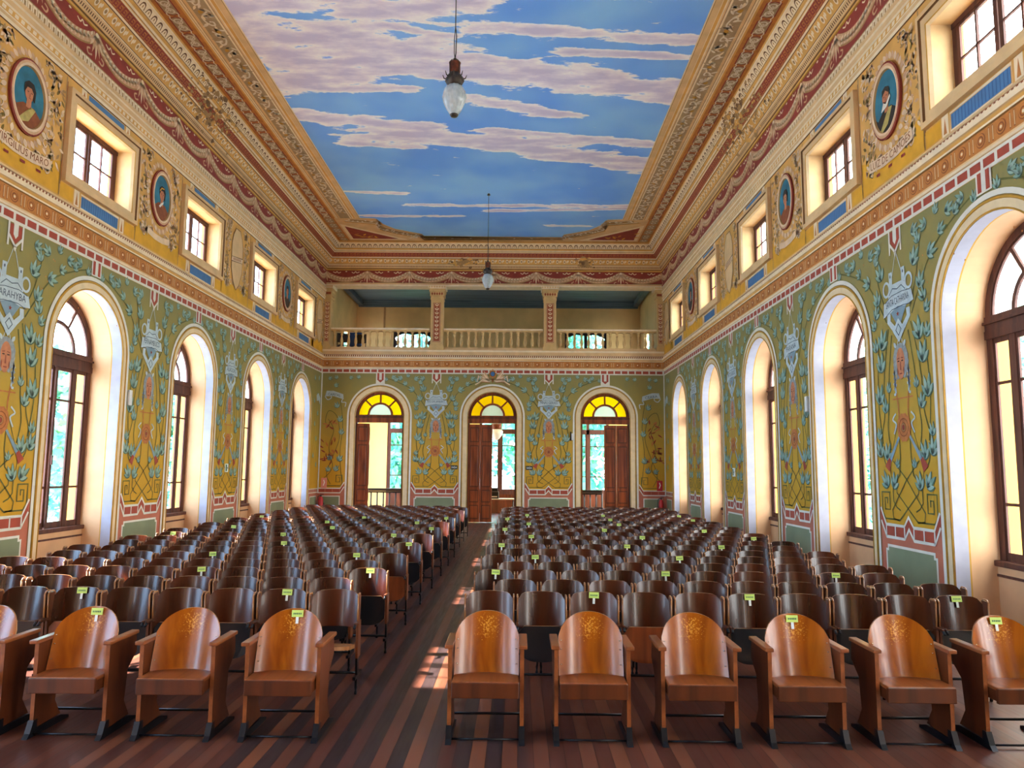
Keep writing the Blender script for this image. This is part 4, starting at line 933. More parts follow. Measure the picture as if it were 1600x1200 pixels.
# ------------------------------------------------------------------ the three doorways of the back wall
def make_leaf(w, name='door_leaf'):
    """one folding door leaf, hinged at x = 0"""
    m = MB(); z1 = 3.46
    m.box(0, w, -.022, .022, .02, z1, redw)
    for a, b in ((.12, .62), (.70, 1.15), (1.24, 2.72), (2.82, z1 - .1)):
        for y in (-.03, .03):
            m.box(.05, w - .05, min(y, y * .6), max(y, y * .6), a, b, redd2); m.box(.085, w - .085, min(y * 1.25, 0), max(y * 1.25, 0), a + .045, b - .045, redw, .008)
    o = m.build(name); return o
def door(i, c, leaves):
    r = empty('door_%d' % i, (c, BACK + .16, 0)); r['kind'] = 'structure'; m = MB(); R = BRAD
    arc_bar(m, R - .035, .09, -.05, .06, BSPR, redw); arc_bar(m, R - .09, .03, -.06, .03, BSPR, redd2)
    for s in (-1, 1): m.box(s * (R - .03) - .035, s * (R - .03) + .035, -.05, .06, 0, BSPR, redd2)
    m.box(-R, R, -.08, .08, 3.50, 3.72, redw); m.box(-R, R, -.10, .05, 3.66, 3.74, redd2)
    m.build('door_frame', r)
    m = MB(); arc_bar(m, .42, .07, -.04, .04, BSPR + .03, redw, n=16)
    for t in (pi / 4, pi / 2, 3 * pi / 4): ray_bar(m, .44, .78, t, .055, -.03, .03, BSPR + .03, redw)
    m.box(-.8, .8, -.04, .04, BSPR - .01, BSPR + .04, redw); m.build('fanlight_bars', r)
    for k in range(4): disc_pane(.79, BSPR + .03, 'yellow_pane', yg, r, k * pi / 4, (k + 1) * pi / 4, .42)
    disc_pane(.42, BSPR + .03, 'pale_blue_pane', bg, r)
    for (x, y, w, a) in leaves:
        l = make_leaf(w); l.parent = r; l.location = (x, y, 0); l.rotation_euler = (0, 0, a)
    return r
door(1, -4.03, [(-.82, -.02, .43, .12), (-.40, .03, .40, 1.75)])
door(2, 0, [(-.84, -.06, .42, .03), (-.41, -.05, .42, -.05)])
door(3, 4.03, [(.83, -.05, .43, pi - .03), (.39, -.06, .43, pi + .04)])

# ------------------------------------------------------------------ rooms behind: lobby below, gallery above
LB = 32.5
lob = C('lobby_wall', 'F0D07C', var=.05, scale=1.5); gal = C('gallery_wall', 'D8B878', var=.12, scale=1.2); slate = wood('slate_boards', '465A60', '5C727A', rough=.5, coat=.1, axis='X', scale=5)
mb = MB()
LW = [(-4.75, -3.25), (-.75, 1.05), (3.05, 4.85)]
xs = [-HW] + [v for p in LW for v in p] + [HW]
for k in range(0, len(xs), 2): mb.box(xs[k], xs[k + 1], LB, LB + .35, 0, 5.9, lob)
for a, b in LW: mb.box(a, b, LB, LB + .35, 0, .8 if a != -.75 else .8, redd2); mb.box(a, b, LB, LB + .35, 4.05, 5.9, lob)
for s in (-1, 1):
    xa_, xb_ = sorted((s * HW, s * (HW + .2)))
    mb.box(xa_, xb_, BACK + .45, 27.9, 0, 5.9, lob); mb.box(xa_, xb_, 31.4, LB + .35, 0, 5.9, lob); mb.box(xa_, xb_, 27.9, 31.4, 4.9, 5.9, lob)  # unseen side openings, added to let more daylight into the lobby
    portal((s * (HW + .25), 29.65, 2.45), (0, s * pi / 2, 0), 4.9, 3.5)
tag(mb.build('wall_lobby'), kind='structure')
mb = MB(); mb.box(-HW - .2, HW + .2, BACK + .46, LB + .35, 5.85, 5.97, C('lobby_ceiling', 'F0E6CC', var=.04)); mb.box(-HW - .2, HW + .2, BACK + .46, LB + .35, 5.97, 6.1, redd2); tag(mb.build('floor_gallery'), kind='structure')
for i, (a, b) in enumerate(LW):
    r = empty('window_%d' % (50 + i), ((a + b) / 2, LB + .1, 0)); r['kind'] = 'structure'; w = (b - a) / 2; m = MB()
    for s in (-1, 1): m.box(s * (w - .05) - .06, s * (w - .05) + .06, -.05, .06, .8, 4.05, brown)
    m.box(-w, w, -.06, .06, 3.40, 3.60, brown); m.box(-w, w, -.06, .06, 3.93, 4.05, brown); m.box(-.06, .06, -.06, .06, .8, 3.9, brown); m.box(-w, w, -.07, .07, .8, 1.02, brown)
    m.build('window_frame', r)
    for s in (-1, 1):
        x0, x1 = sorted((s * .06, s * (w - .1))); m = MB(); m.box(x0, x1, -.02, .02, 1.56, 1.60, brown); m.box(x0, x1, -.02, .02, 2.86, 2.90, brown); m.box(x0, x0 + .05, -.03, .03, 1.0, 3.42, brown); m.box(x1 - .05, x1, -.03, .03, 1.0, 3.42, brown)
        o = m.build('casement', r); g = MB(); g.face([(x0, .01, 1), (x1, .01, 1), (x1, .01, 3.95), (x0, .01, 3.95)], pane_g); g.build('glass_pane', o)
# gallery
mb = MB(); GW = [(-4.60, -2.90), (2.95, 4.78)]
xs = [-HW - .1, GW[0][0], GW[0][1], GW[1][0], GW[1][1], HW + .1]
for k in range(0, 6, 2): mb.box(xs[k], xs[k + 1], LB, LB + .3, 6.1, 10.2, gal)
for a, b in GW: mb.box(a, b, LB, LB + .3, 7.88, 10.2, gal); mb.box(a, b, LB, LB + .3, 6.1, 6.85, gal)
for s in (-1, 1):
    x = s * (HW + .1)
    mb.box(min(x, x + s * .15), max(x, x + s * .15), BACK + .45, 30.3, 6.1, 10.2, gal); mb.box(min(x, x + s * .15), max(x, x + s * .15), 31.4, LB + .3, 6.1, 10.2, gal); mb.box(min(x, x + s * .15), max(x, x + s * .15), 30.3, 31.4, 7.55, 10.2, gal)
mb.box(-5.05, -4.98, LB - .04, LB, 6.1, 9.0, tand)
tag(mb.build('wall_gallery'), kind='structure')
mb = MB()
for k in range(44): mb.box(-HW - .1, HW + .1, BACK + .5 + .135 * k, BACK + .5 + .135 * k + .128, 9.22, 9.25, slate)
mb.box(-HW, HW, BACK + .5, LB, 9.25, 9.30, slate)
tag(mb.build('ceiling_gallery'), kind='structure'); mb = MB()
for (y0_, y1_, z0_, z1_) in ((LB - .30, LB, 9.14, 9.22), (LB - .14, LB, 8.95, 9.14), (LB - .2, LB, 9.08, 9.16)): mb.box(-HW, HW, y0_, y1_, z0_, z1_, slate)
for s in (-1, 1): x = s * HW; mb.box(min(x, x - s * .2), max(x, x - s * .2), BACK + .5, LB, 9.0, 9.22, slate)
tag(mb.build('trim_4'), kind='structure')
darkm = wood('dark_wood', '1A1416', '2C2224', rough=.4, coat=.2)
for i, (a, b) in enumerate(GW):
    r = empty('window_%d' % (60 + i), ((a + b) / 2, LB + .08, 7.36)); r['kind'] = 'structure'; w = (b - a) / 2
    m = MB(); PP = Paint(m, lambda u, v, o: (u, -.03 + o, v))
    def lobes(cx, hw_, hh):
        return [(cx + hw_ * (1 - .10 * cos(8 * t)) * max(-1, min(1, 1.25 * cos(t))), hh * (1 - .06 * cos(8 * t)) * max(-1, min(1, 1.35 * sin(t)))) for t in [2 * pi * k / 48 for k in range(48)]]
    q = lobes(0, w - .14, .40)
    PP.poly([(-w, -.52), (w, -.52), (w, .52), (-w, .52)], darkm, 0, holes=[q])
    for k in range(48):
        p1, p2 = q[k], q[(k + 1) % 48]; m.face([(p1[0], -.03, p1[1]), (p2[0], -.03, p2[1]), (p2[0], .05, p2[1]), (p1[0], .05, p1[1])], darkm)
    m.box(-.07, .07, -.05, .04, -.5, .5, darkm); m.box(-w / 2 - .02, -w / 2 + .02, -.03, .03, -.45, .45, darkm); m.box(w / 2 - .02, w / 2 + .02, -.03, .03, -.45, .45, darkm)
    m.build('window_frame', r); g = MB(); g.face([(-w, .04, -.5), (w, .04, -.5), (w, .04, .5), (-w, .04, .5)], pane_g); g.build('glass_pane', r)

# columns of the gallery front
colm = C('column_cream', 'D2AE70', var=.08); panelm = C('column_panel', '9A4A24', var=.1)
def column(x, w, label, clip=0):
    r = empty('column', (x, BACK + .18, 6.12)); m = MB()
    m.box(-w - .05, w + .05, -.25, .27, 0, .15, colm, .01); m.box(-w - .02, w + .02, -.22, .24, .15, .22, colm, .01); m.build('base', r)
    m = MB(); m.box(-w, w, -.20, .22, .22, 1.86, colm)
    P_ = Paint(m, lambda u, v, o: (u, -.20 - o, v)); h = w * .62
    P_.rect(-h, h, .30, 1.74, redd, 2); P_.rect(-h + .015, h - .015, .315, 1.725, tan, 3); P_.rect(-h + .03, h - .03, .33, 1.71, panelm, 4)
    for k in range(9):
        v = .40 + .15 * k
        for s in (-1, 1): P_.leaf(0, v, pi / 2 - s * .7, .12, .045, pinkl if k % 2 else tan, 5); 
        P_.ring(0, v + .07, .035, .035, .014, tanl, 6, 10)
    m.build('shaft', r)
    m = MB(); m.box(-w - .02, w + .02, -.22, .24, 1.86, 1.92, colm); m.box(-w, w, -.20, .22, 1.92, 1.98, colm); m.box(-w - .04, w + .04, -.24, .26, 1.98, 2.14, colm, .01)
    m.box(-w - .07, w + .07, -.27, .29, 2.14, 2.26, colm, .02); m.box(-w - .10, w + .10, -.30, .32, 2.26, 2.36, tanl, .01)
    for k in range(5): P2_ = Paint(m, lambda u, v, o: (u, -.24 - o, v)); P2_.leaf((-1 + .5 * k) * w * .8, 2.12, -pi / 2, .11, .07, panelm, 2)
    for k in range(7): m.box((-1 + .333 * k) * (w + .06) - .02, (-1 + .333 * k) * (w + .06) + .02, -.315, -.28, 2.28, 2.34, tan)
    m.build('capital', r)
    return tag(r, label, 'column', 'columns of the gallery front')
column(-2.05, .22, 'square cream column with red scroll panel, left of the two free ones in the gallery')
column(2.05, .22, 'square cream column with red scroll panel, right of the two free ones in the gallery')
column(-6.03, .11, 'slim half column with red panel in the left corner of the gallery')
column(6.03, .11, 'slim half column with red panel in the right corner of the gallery')
bal = MB(); pr = [(.05, 0), (.05, .03), (.03, .05), (.035, .08), (.055, .16), (.058, .22), (.045, .30), (.03, .36), (.026, .42), (.045, .44), (.045, .46), (.03, .48), (.035, .52), (.05, .55), (.05, .58)]
bal.lathe(pr, colm, 10); bal.box(-.055, .055, -.055, .055, -.02, .03, colm); bal.box(-.055, .055, -.055, .055, .55, .60, colm); bal_o = bal.build('baluster')
usedb = False
for (a, b, lab) in ((-5.90, -2.30, 'cream balustrade with turned balusters in the left bay of the gallery'), (-1.80, 1.80, 'cream balustrade with turned balusters in the middle bay of the gallery'), (2.30, 5.90, 'cream balustrade with turned balusters in the right bay of the gallery')):
    r = empty('balustrade', ((a + b) / 2, BACK + .15, 6.12)); w = (b - a) / 2 + .0; m = MB()
    m.box(-w, w, -.09, .09, .70, .76, colm, .008); m.box(-w, w, -.11, .11, .755, .815, tanl, .012); m.build('handrail', r)
    m = MB(); m.box(-w, w, -.10, .10, 0, .11, tan); m.build('plinth', r)
    n = 14
    for k in range(n):
        o = bal_o if not usedb else bal_o.copy()
        if usedb: COL.objects.link(o)
        usedb = True; o.parent = r; o.location = (-w + (2 * w) * (k + .5) / n, 0, .12)
    tag(r, lab, 'balustrade', 'balustrades between the gallery columns')

black = mat('black_metal', '15161A', rough=.4, var=.1); bluem = mat('blue_plastic', '1F4E9E', rough=.5, var=.1); offw = mat('off_white_plastic', 'D8D8D2', rough=.5, var=.05)
# floodlights under the gallery ceiling
def flood(x, rz, label):
    r = empty('floodlight', (x, BACK + .75, 9.22), rz); m = MB(); m.tube([(0, 0, 0), (0, 0, -.3)], .02, black); m.box(-.1, .1, -.012, .012, -.34, -.28, black); m.build('bracket', r)
    m = MB(); m.box(-.14, .14, -.10, .06, -.58, -.36, black, .02)
    for k in range(5): m.box(-.13, .13, .06, .10, -.56 + .04 * k, -.545 + .04 * k, black)
    m.build('housing', r); m = MB(); m.box(-.12, .12, -.112, -.10, -.56, -.38, offw); m.build('lens', r); tag(r, label, 'floodlight', 'floodlights behind the gallery front')
flood(-2.75, .5, 'small black floodlight on a bracket beside the left gallery column'); flood(3.2, -.6, 'small black floodlight on a bracket right of the right gallery column')
m = MB(); m.box(-.28, .28, -.2, .2, 0, 1.22, bluem, .02); m.box(-.24, .24, -.215, -.2, .1, 1.1, bluem, .01)
tag(m.build('blue_cabinet', loc=(-5.72, 30.0, 6.1)), 'blue cabinet standing on the gallery by the left side door', 'cabinet')
def gal_chair(x, y, rz, label):
    r = empty('stacking_chair', (x, y, 6.1), rz); m = MB(); m.box(-.22, .22, -.22, .22, .43, .46, darkm, .01); m.build('seat', r)
    m = MB(); m.box(-.21, .21, .20, .23, .62, .98, darkm, .01); m.build('backrest', r)
    for sx_ in (-1, 1):
        for sy_ in (-1, 1): m = MB(); m.tube([(sx_ * .2, sy_ * .2, 0), (sx_ * .19, sy_ * .2, .44 if sy_ < 0 else .95)], .014, black); m.build('leg', r)
    tag(r, label, 'chair', 'dark chairs on the gallery')
gal_chair(-5.85, 28.5, .4, 'dark chair on the gallery, leftmost behind the balustrade'); gal_chair(-5.3, 28.7, -.3, 'dark chair on the gallery, right of the leftmost one')

# ------------------------------------------------------------------ things in the lobby
def railing(x0, x1, y, label):
    r = empty('railing', ((x0 + x1) / 2, y, 0)); w = (x1 - x0) / 2; m = MB(); m.box(-w, w, -.09, .09, 1.0, 1.10, black, .01); m.box(-w, w, -.05, .05, .93, .99, black); m.build('handrail', r)
    m = MB(); m.box(-w, w, -.02, .02, .08, .12, black); m.build('bottom_rail', r)
    n = int(2 * w / .22)
    for k in range(n + 1): m = MB(); m.lathe([(.028, 0), (.028, .3), (.045, .42), (.028, .5), (.028, .97)], black, 6); o = m.build('baluster', r, loc=(-w + 2 * w * k / n, 0, 0))
    tag(r, label, 'railing', 'dark railings in the lobby')
railing(-5.5, -3.1, 29.4, 'dark stair railing seen through the left doorway'); railing(2.6, 4.2, 29.4, 'dark stair railing seen through the right doorway')
glow = mat('lobby_panel', 'D8C48C', var=.05)
r = empty('side_table', (.28, 28.6, 0)); m = MB(); m.box(-.55, .55, -.3, .3, .74, .78, offw, .008); m.build('tabletop', r)
for sx_ in (-1, 1):
    for sy_ in (-1, 1): m = MB(); m.tube([(sx_ * .48, sy_ * .25, 0), (sx_ * .48, sy_ * .25, .74)], .02, black); m.build('leg', r)
tag(r, 'small table with pale top and dark legs beyond the middle doorway', 'table')
r = empty('desk_printer', (.02, 28.55, .78)); m = MB(); m.box(-.22, .2, -.18, .18, 0, .26, black, .03); m.box(-.16, .14, -.20, -.1, .05, .09, offw); m.build('body', r); m = MB(); m.box(-.15, .15, .08, .12, .24, .40, black, .01); m.build('paper_tray', r)
tag(r, 'black boxy machine standing on the table beyond the middle doorway', 'machine')
# hanging lamp in the lobby
r = empty('lobby_lamp', (.05, 30.2, 3.15)); opal = mat('opal_glass', 'E6EEEA', rough=.3, var=.04); bronze = mat('aged_bronze', '4A4238', rough=.4, metal=.6, var=.3, scale=20, col2='2A2420'); copper = mat('aged_copper', '7A3C22', rough=.45, metal=.5, var=.3, scale=16, col2='4A2818')
m = MB(); m.tube([(0, 0, .62), (0, 0, 2.7)], .01, black); m.build('cord', r); m = MB(); m.lathe([(.06, .3), (.2, .32), (.22, .42), (.2, .6), (.03, .62)], copper, 12); m.build('fitting', r)
m = MB(); m.lathe([(.02, -.12), (.12, -.06), (.25, .12), (.27, .24), (.2, .32)], opal, 16); m.build('glass_shade', r); tag(r, 'white glass lamp hanging in the lobby beyond the middle doorway', 'lamp')

# ------------------------------------------------------------------ pendant lamps of the hall
lampg = bpy.data.materials.new('ribbed_lamp_glass'); lampg.use_nodes = True; n_ = lampg.node_tree; b_ = n_.nodes['Principled BSDF']
b_.inputs['Base Color'].default_value = hexc('C8D8D8'); b_.inputs['Roughness'].default_value = .08; b_.inputs['Transmission Weight'].default_value = .35; b_.inputs['IOR'].default_value = 1.25; b_.inputs['Coat Weight'].default_value = .8
nz_ = n_.nodes.new('ShaderNodeTexNoise'); nz_.inputs['Scale'].default_value = 9; cr_ = n_.nodes.new('ShaderNodeValToRGB'); n_.links.new(nz_.outputs['Fac'], cr_.inputs[0]); cr_.color_ramp.elements[0].color = hexc('A8BCBE'); cr_.color_ramp.elements[1].color = hexc('DCE8E6'); n_.links.new(cr_.outputs[0], b_.inputs['Base Color'])
def pendant(x, y, zb, label):
    r = empty('pendant_lamp', (x, y, zb)); m = MB(); top = CZ - zb
    m.tube([(0, 0, .86), (.012, 0, .95), (.016, 0, 1.2), (0, 0, 1.35), (0, 0, top)], .007, black); m.tube([(0, 0, .86), (-.012, 0, .95), (-.014, 0, 1.15), (0, 0, 1.35)], .006, black); m.lathe([(.05, top - .05), (.03, top)], bronze, 10); m.build('cord', r)
    m = MB(); m.lathe([(.02, .83), (.03, .85), (.012, .88)], bronze, 10); m.lathe([(.07, .64), (.078, .66), (.078, .78), (.085, .80), (.02, .83)], copper, 18)
    for k in range(4):
        a = pi / 4 + k * pi / 2; m.tube([(.09 * cos(a), .09 * sin(a), .62), (.095 * cos(a), .095 * sin(a), .78), (.05 * cos(a), .05 * sin(a), .835)], .007, bronze, 6)
    m.build('socket_housing', r)
    m = MB(); m.lathe([(.075, .455), (.10, .47), (.13, .53), (.12, .58), (.09, .62), (.07, .65)], bronze, 20, lobes=8, amp=.05)
    for k in range(8):
        a = k * pi / 4; m.tube([(.11 * cos(a), .11 * sin(a), .56), (.15 * cos(a), .15 * sin(a), .57), (.17 * cos(a), .17 * sin(a), .62)], .011, bronze, 6, r1=.004)
    m.build('crown', r)
    m = MB(); m.lathe([(.03, .02), (.06, .04), (.10, .10), (.145, .20), (.165, .29), (.15, .38), (.115, .44), (.078, .465)], lampg, 48, lobes=12, amp=.035); m.build('glass_globe', r)
    m = MB(); m.lathe([(.02, 0), (.045, .005), (.062, .03), (.05, .045)], bronze, 14); m.build('bottom_cap', r)
    tag(r, label, 'pendant lamp', 'pendant lamps under the painted sky')
pendant(0, 10, 6.79, 'large pendant lamp with ribbed glass globe and bronze crown, the nearer one'); pendant(.01, 21.3, 7.06, 'small looking pendant lamp with glass globe, the farther one before the gallery')

# ------------------------------------------------------------------ signs, thermostats, extinguishers
signg = mat('sign_dark', '1E2A26', rough=.5, var=.1); signw = mat('sign_white', 'E8ECE6', rough=.5, var=.02); greenS = mat('sign_green', '2C6A48', rough=.5, var=.05); redS = mat('sign_red', 'B8242A', rough=.5, var=.1)
def exit_sign(x, label):
    m = MB(); m.box(x - .12, x + .12, BACK - .02, BACK, 1.86, 2.0, signg); P_ = Paint(m, surf_wall('B', .02)); P_.text('SAIDA', x, 1.93, .07, signw, 1, wmax=.19); tag(m.build('exit_sign'), label, 'sign', 'exit signs beside the middle doorway')
exit_sign(-1.33, 'small dark exit sign left of the middle doorway'); exit_sign(1.33, 'small dark exit sign right of the middle doorway')
for side, u, z, lab in (('L', 18.22, 1.86, 'small square emergency sign on the left wall pier between two windows'), ('R', -18.22, 1.86, 'small square emergency sign on the right wall pier between two windows')):
    m = MB(); P_ = Paint(m, surf_wall(side, .02)); S_ = surf_wall(side)
    a, b = S_(u - .09, z - .1, .0), S_(u + .09, z + .1, .02); m.box(*sorted((a[0], b[0])), *sorted((a[1], b[1])), a[2], b[2], signw)
    P_.poly([(u - .07, z - .08), (u + .01, z - .08), (u + .01, z + .08), (u - .07, z + .08)], greenS, 1); P_.poly([(u + .02, z), (u + .07, z + .04), (u + .07, z - .04)], signg, 1)
    tag(m.build('emergency_sign'), lab, 'sign', 'emergency signs on the side walls')
for side, u, z, lab in (('L', 13.48, 3.12, 'white plastic wall box beside the second arched window on the left wall'), ('R', -13.48, 3.1, 'white plastic wall box on the right wall beside an arched window')):
    m = MB(); S_ = surf_wall(side); a, b = S_(u - .05, z - .14, 0), S_(u + .05, z + .14, .05); m.box(*sorted((a[0], b[0])), *sorted((a[1], b[1])), a[2], b[2], offw, .01); tag(m.build('wall_box'), lab, 'box', 'white boxes on the side walls')
m = MB(); m.box(2.98 - 0.16, 2.98 - .06, BACK - .05, BACK, 2.92, 3.16, offw, .01); m.box(2.98 - .2, 2.98 - .16, BACK - .03, BACK, 2.90, 3.22, black); tag(m.build('wall_box'), 'white wall box beside the right doorway of the back wall', 'box')
def extinguisher(x, label):
    r = empty('fire_extinguisher', (x, BACK - .28, .35)); m = MB(); m.lathe([(.07, 0), (.085, .02), (.085, .42), (.06, .5), (.03, .53)], redS, 16); m.build('cylinder', r)
    m = MB(); m.lathe([(.03, .53), (.03, .58)], black, 8); m.box(-.02, .1, -.015, .015, .60, .62, black); m.box(-.02, .08, -.015, .015, .56, .575, black); m.build('valve', r)
    m = MB(); m.tube([(-.03, 0, .57), (-.11, -.01, .52), (-.12, -.02, .3), (-.11, -.03, .12)], .012, black); m.build('hose', r); m = MB(); m.box(-.06, .06, .08, .27, .2, .30, black); m.build('bracket', r); tag(r, label, 'fire extinguisher', 'fire extinguishers in the corners')
extinguisher(-5.95, 'red fire extinguisher in the left back corner'); extinguisher(5.92, 'red fire extinguisher in the right back corner')
for x, lab in ((-5.93, 'red and white fire sign in the left back corner'), (5.93, 'red fire sign in the right back corner')):
    m = MB(); m.box(x - .1, x + .1, BACK - .015, BACK, 1.16, 1.52, redS if x > 0 else mat('sign_pink', 'D88A78', var=.05)); P_ = Paint(m, surf_wall('B', .015)); P_.stroke([(x - .02, 1.25), (x + .02, 1.36), (x - .01, 1.45)], .03, signw, 1); tag(m.build('fire_sign'), lab, 'sign', 'fire signs in the corners')
# small socket on the floor side of the left reveal
# ------------------------------------------------------------------ chairs
RND = ['FFFFFF', 'FFFFFF', 'FFFFFF']
backw = wood('dark_varnished_wood', '3A160A', '56240F', rough=.24, coat=.12, rand=('A09090', 'D8D0CC', 'FFFFFF'), scale=10, coatr=.04)
edgew = wood('edge_wood', '7A4A28', 'B07A48', rough=.35, coat=.4); blackw = mat('black_painted_underside', '12151A', rough=.32, var=.2, coat=.3); browns = wood('brown_underside', '5E2A14', '84401F', rough=.3, coat=.5)
iron = mat('dark_iron', '1A1C22', rough=.35, metal=.6, var=.2); standw = wood('standard_wood', '40200F', '64341C', rough=.35, coat=.4)
frontw = wood('orange_varnished_wood', '7C3806', 'A85C0C', rough=.24, coat=.12, scale=8, wear=('C8862C', (0, .05, .74)), coatr=.08); frontd = wood('shaded_orange_wood', '3E1C0C', '5C2C12', rough=.36, coat=.2, scale=8); armw = wood('arm_wood', '6A3618', '8E5028', rough=.35, coat=.3, axis='Y')  # side panels and seat front: orange wood with shade put into its colour
bolt = mat('bright_bolt', 'C8B890', rough=.25, metal=.9, var=.1)
def curved_panel(m, wd, rows, depth, th, mt, edge, n=14, yoff=lambda z: 0):
    """bent plywood: rows = function u->(zlow, zhigh); ends curl forward (towards -y)"""
    A = []
    for i in range(n + 1):
        t = -1 + 2 * i / n; u = t * wd / 2; z0_, z1_ = rows(t); A.append((u, -depth * t * t, z0_, z1_))
    k = 6
    def grid(dy):
        return [[(u, y + dy + yoff(z0_ + (z1_ - z0_) * j / k), z0_ + (z1_ - z0_) * j / k) for j in range(k + 1)] for (u, y, z0_, z1_) in A]
    F_, B_ = grid(0), grid(th)
    fl = [p for c in F_ for p in c]; bl = [p for c in B_ for p in c]; K = k + 1
    m.faces(fl, [(i * K + j, (i + 1) * K + j, (i + 1) * K + j + 1, i * K + j + 1) for i in range(n) for j in range(k)], mt, True)
    m.faces(bl, [(i * K + j + 1, (i + 1) * K + j + 1, (i + 1) * K + j, i * K + j) for i in range(n) for j in range(k)], mt, True)
    for i in range(n):
        m.face([F_[i][k], F_[i + 1][k], B_[i + 1][k], B_[i][k]], edge); m.face([F_[i][0], B_[i][0], B_[i + 1][0], F_[i + 1][0]], edge)
    for i in (0, n):
        for j in range(k): m.face([F_[i][j], F_[i][j + 1], B_[i][j + 1], B_[i][j]], edge)
def row_chair(undm, down=False):
    r = empty('theatre_chair'); PW = .40
    m = MB()
    def rows(t):
        a = abs(t); top = .845 - (0 if a < .72 else .05 * ((a - .72) / .28) ** 2.2) - .012 * a * a; bot = .545 + (0 if a < .8 else .03 * ((a - .8) / .2) ** 2)
        return bot, top
    curved_panel(m, PW, rows, .058, .012, backw, edgew, yoff=lambda z: (z - .55) * .16); m.build('backrest', r)
    m = MB()
    if not down:
        q = []
        for i in range(13):
            t = -1 + 2 * i / 12; q.append((t * .19, .285 + .07 * abs(t) ** 3))
        P = [(u, -.10 - .03 * (z - .28), z) for u, z in q] + [(.19, -.085, .53), (.15, -.085, .575), (-.15, -.085, .575), (-.19, -.085, .53)]
        Bk = [(x, y + .028, z) for x, y, z in P]; K = len(P)
        m.face(P, undm); m.face(Bk[::-1], backw)
        for i in range(K): j = (i + 1) % K; m.face([P[i], Bk[i], Bk[j], P[j]], edgew)
    else:
        P = [(.19 * cos(a) * (1 if abs(cos(a)) < .8 else 1), -.20 + .20 * sin(a), .43 - .03 * sin(a)) for a in [2 * pi * k / 20 for k in range(20)]]
        P = [(max(-.19, min(.19, x * 1.25)), y, z) for x, y, z in P]; Bk = [(x, y, z - .03) for x, y, z in P]; K = len(P)
        m.face(P, edgew); m.face(Bk[::-1], undm)
        for i in range(K): j = (i + 1) % K; m.face([P[i], P[j], Bk[j], Bk[i]], edgew)
    m.build('seat', r)
    for s in (-1, 1):
        x = s * .207; m = MB()
        # looped upper end of the standard
        lp = [(-.085, .58), (-.095, .80), (-.075, .825), (-.02, .825), (.0, .80), (-.015, .58)]
        for (a, b), (c_, d_) in zip(lp, lp[1:]):
            m.tube([(x, a, b), (x, c_, d_)], .0075, edgew, 4)
        m.box(x - .008, x + .008, -.082, -.02, .60, .815, standw)
        m.box(x - .010, x + .010, -.10, .015, .30, .60, standw)
        m.box(x - .009, x + .009, -.09, -.03, .07, .30, iron); m.box(x - .012, x + .012, -.17, .10, .14, .165, iron)
        m.build('side_standard', r)
        m = MB(); m.tube([(x, -.05, .585), (x, -.13, .595), (x, -.19, .585), (x, -.215, .565)], .011, iron, 6); m.box(x - .012, x + .012, -.19, -.07, .588, .606, standw, .004); m.build('arm', r)
        m = MB(); m.lathe([(.0135, 0), (.013, .015), (.008, .03), (.012, .06), (.008, .08)], iron, 8, c=(x - s * .004, -.06, 0)); m.build('foot', r)
    m = MB(); m.tube([(-.2, .0, .16), (.2, .0, .16)], .012, iron, 6); m.build('cross_bar', r)
    return r
def front_chair():
    r = empty('front_row_chair'); m = MB()
    def rows(t):
        a = abs(t); top = .655 + .19 * math.sqrt(max(0, 1 - (a * .985) ** 2.2)); return .375, top
    curved_panel(m, .465, rows, .072, .014, frontw, edgew, n=20, yoff=lambda z: -.04 + (z - .43) * .28)
    m.build('backrest', r)
    m = MB(); m.box(-.235, .235, -.30, .06, .405, .43, armw, .008); m.box(-.235, .235, -.305, -.275, .32, .425, frontd, .006); m.box(-.232, -.21, -.29, .12, .335, .41, frontd); m.box(.21, .232, -.29, .12, .335, .41, frontd); m.build('seat', r)
    for s in (-1, 1):
        x = s * .255; m = MB(); P = [(-.20, .05), (-.20, .635), (.17, .635), (.19, .50), (.07, .40), (.04, .18), (.12, .06)]
        A = [(x - .014, y, z) for y, z in P]; B = [(x + .014, y, z) for y, z in P]; K = len(P)
        m.face(A[::-1], frontd); m.face(B, frontd)
        for i in range(K): j = (i + 1) % K; m.face([A[i], B[i], B[j], A[j]], armw if i == 0 else frontd)  # front edge in lighter wood, a painted highlight
        # the back post that carries the backrest
        o = m.build('side_panel', r)
        m = MB(); m.box(s * .262 - .03, s * .262 + .03, -.235, .165, .635, .662, armw, .006); m.build('armrest', r)
        m = MB(); P = [(-.27, 0), (-.24, .03), (-.205, .11), (-.16, .11), (-.16, .05), (.12, .05), (.22, .02), (.22, 0)]
        A = [(x - .02, y, z) for y, z in P]; B = [(x + .02, y, z) for y, z in P]; K = len(P); m.faces(A + B, [], iron)
        Pn = [Vector((y, z, 0)) for y, z in P]; T = tessellate_polygon([Pn]); m.faces(A, [tuple(t) for t in T], iron); m.faces(B, [tuple(t) for t in T], iron)
        for i in range(K): j = (i + 1) % K; m.face([A[i], B[i], B[j], A[j]], iron)
        m.build('foot', r)
        m = MB()
        for z, y in ((.66, .13), (.60, .12), (.50, .10), (.40, .07)): m.lathe([(.006, 0), (.006, .004), (.003, .006)], bolt, 6, c=(s * .212, -.04 + (z - .43) * .28 - .06 - .012, z))
        m.build('bolts', r)
    m = MB(); m.tube([(-.25, -.20, .02), (.25, -.20, .02)], .008, iron, 6); m.build('cross_bar', r)
    m = MB(); m.tube([(-.25, .1, .10), (.25, .1, .10)], .010, iron, 6); m.build('cross_bar', r)
    return r
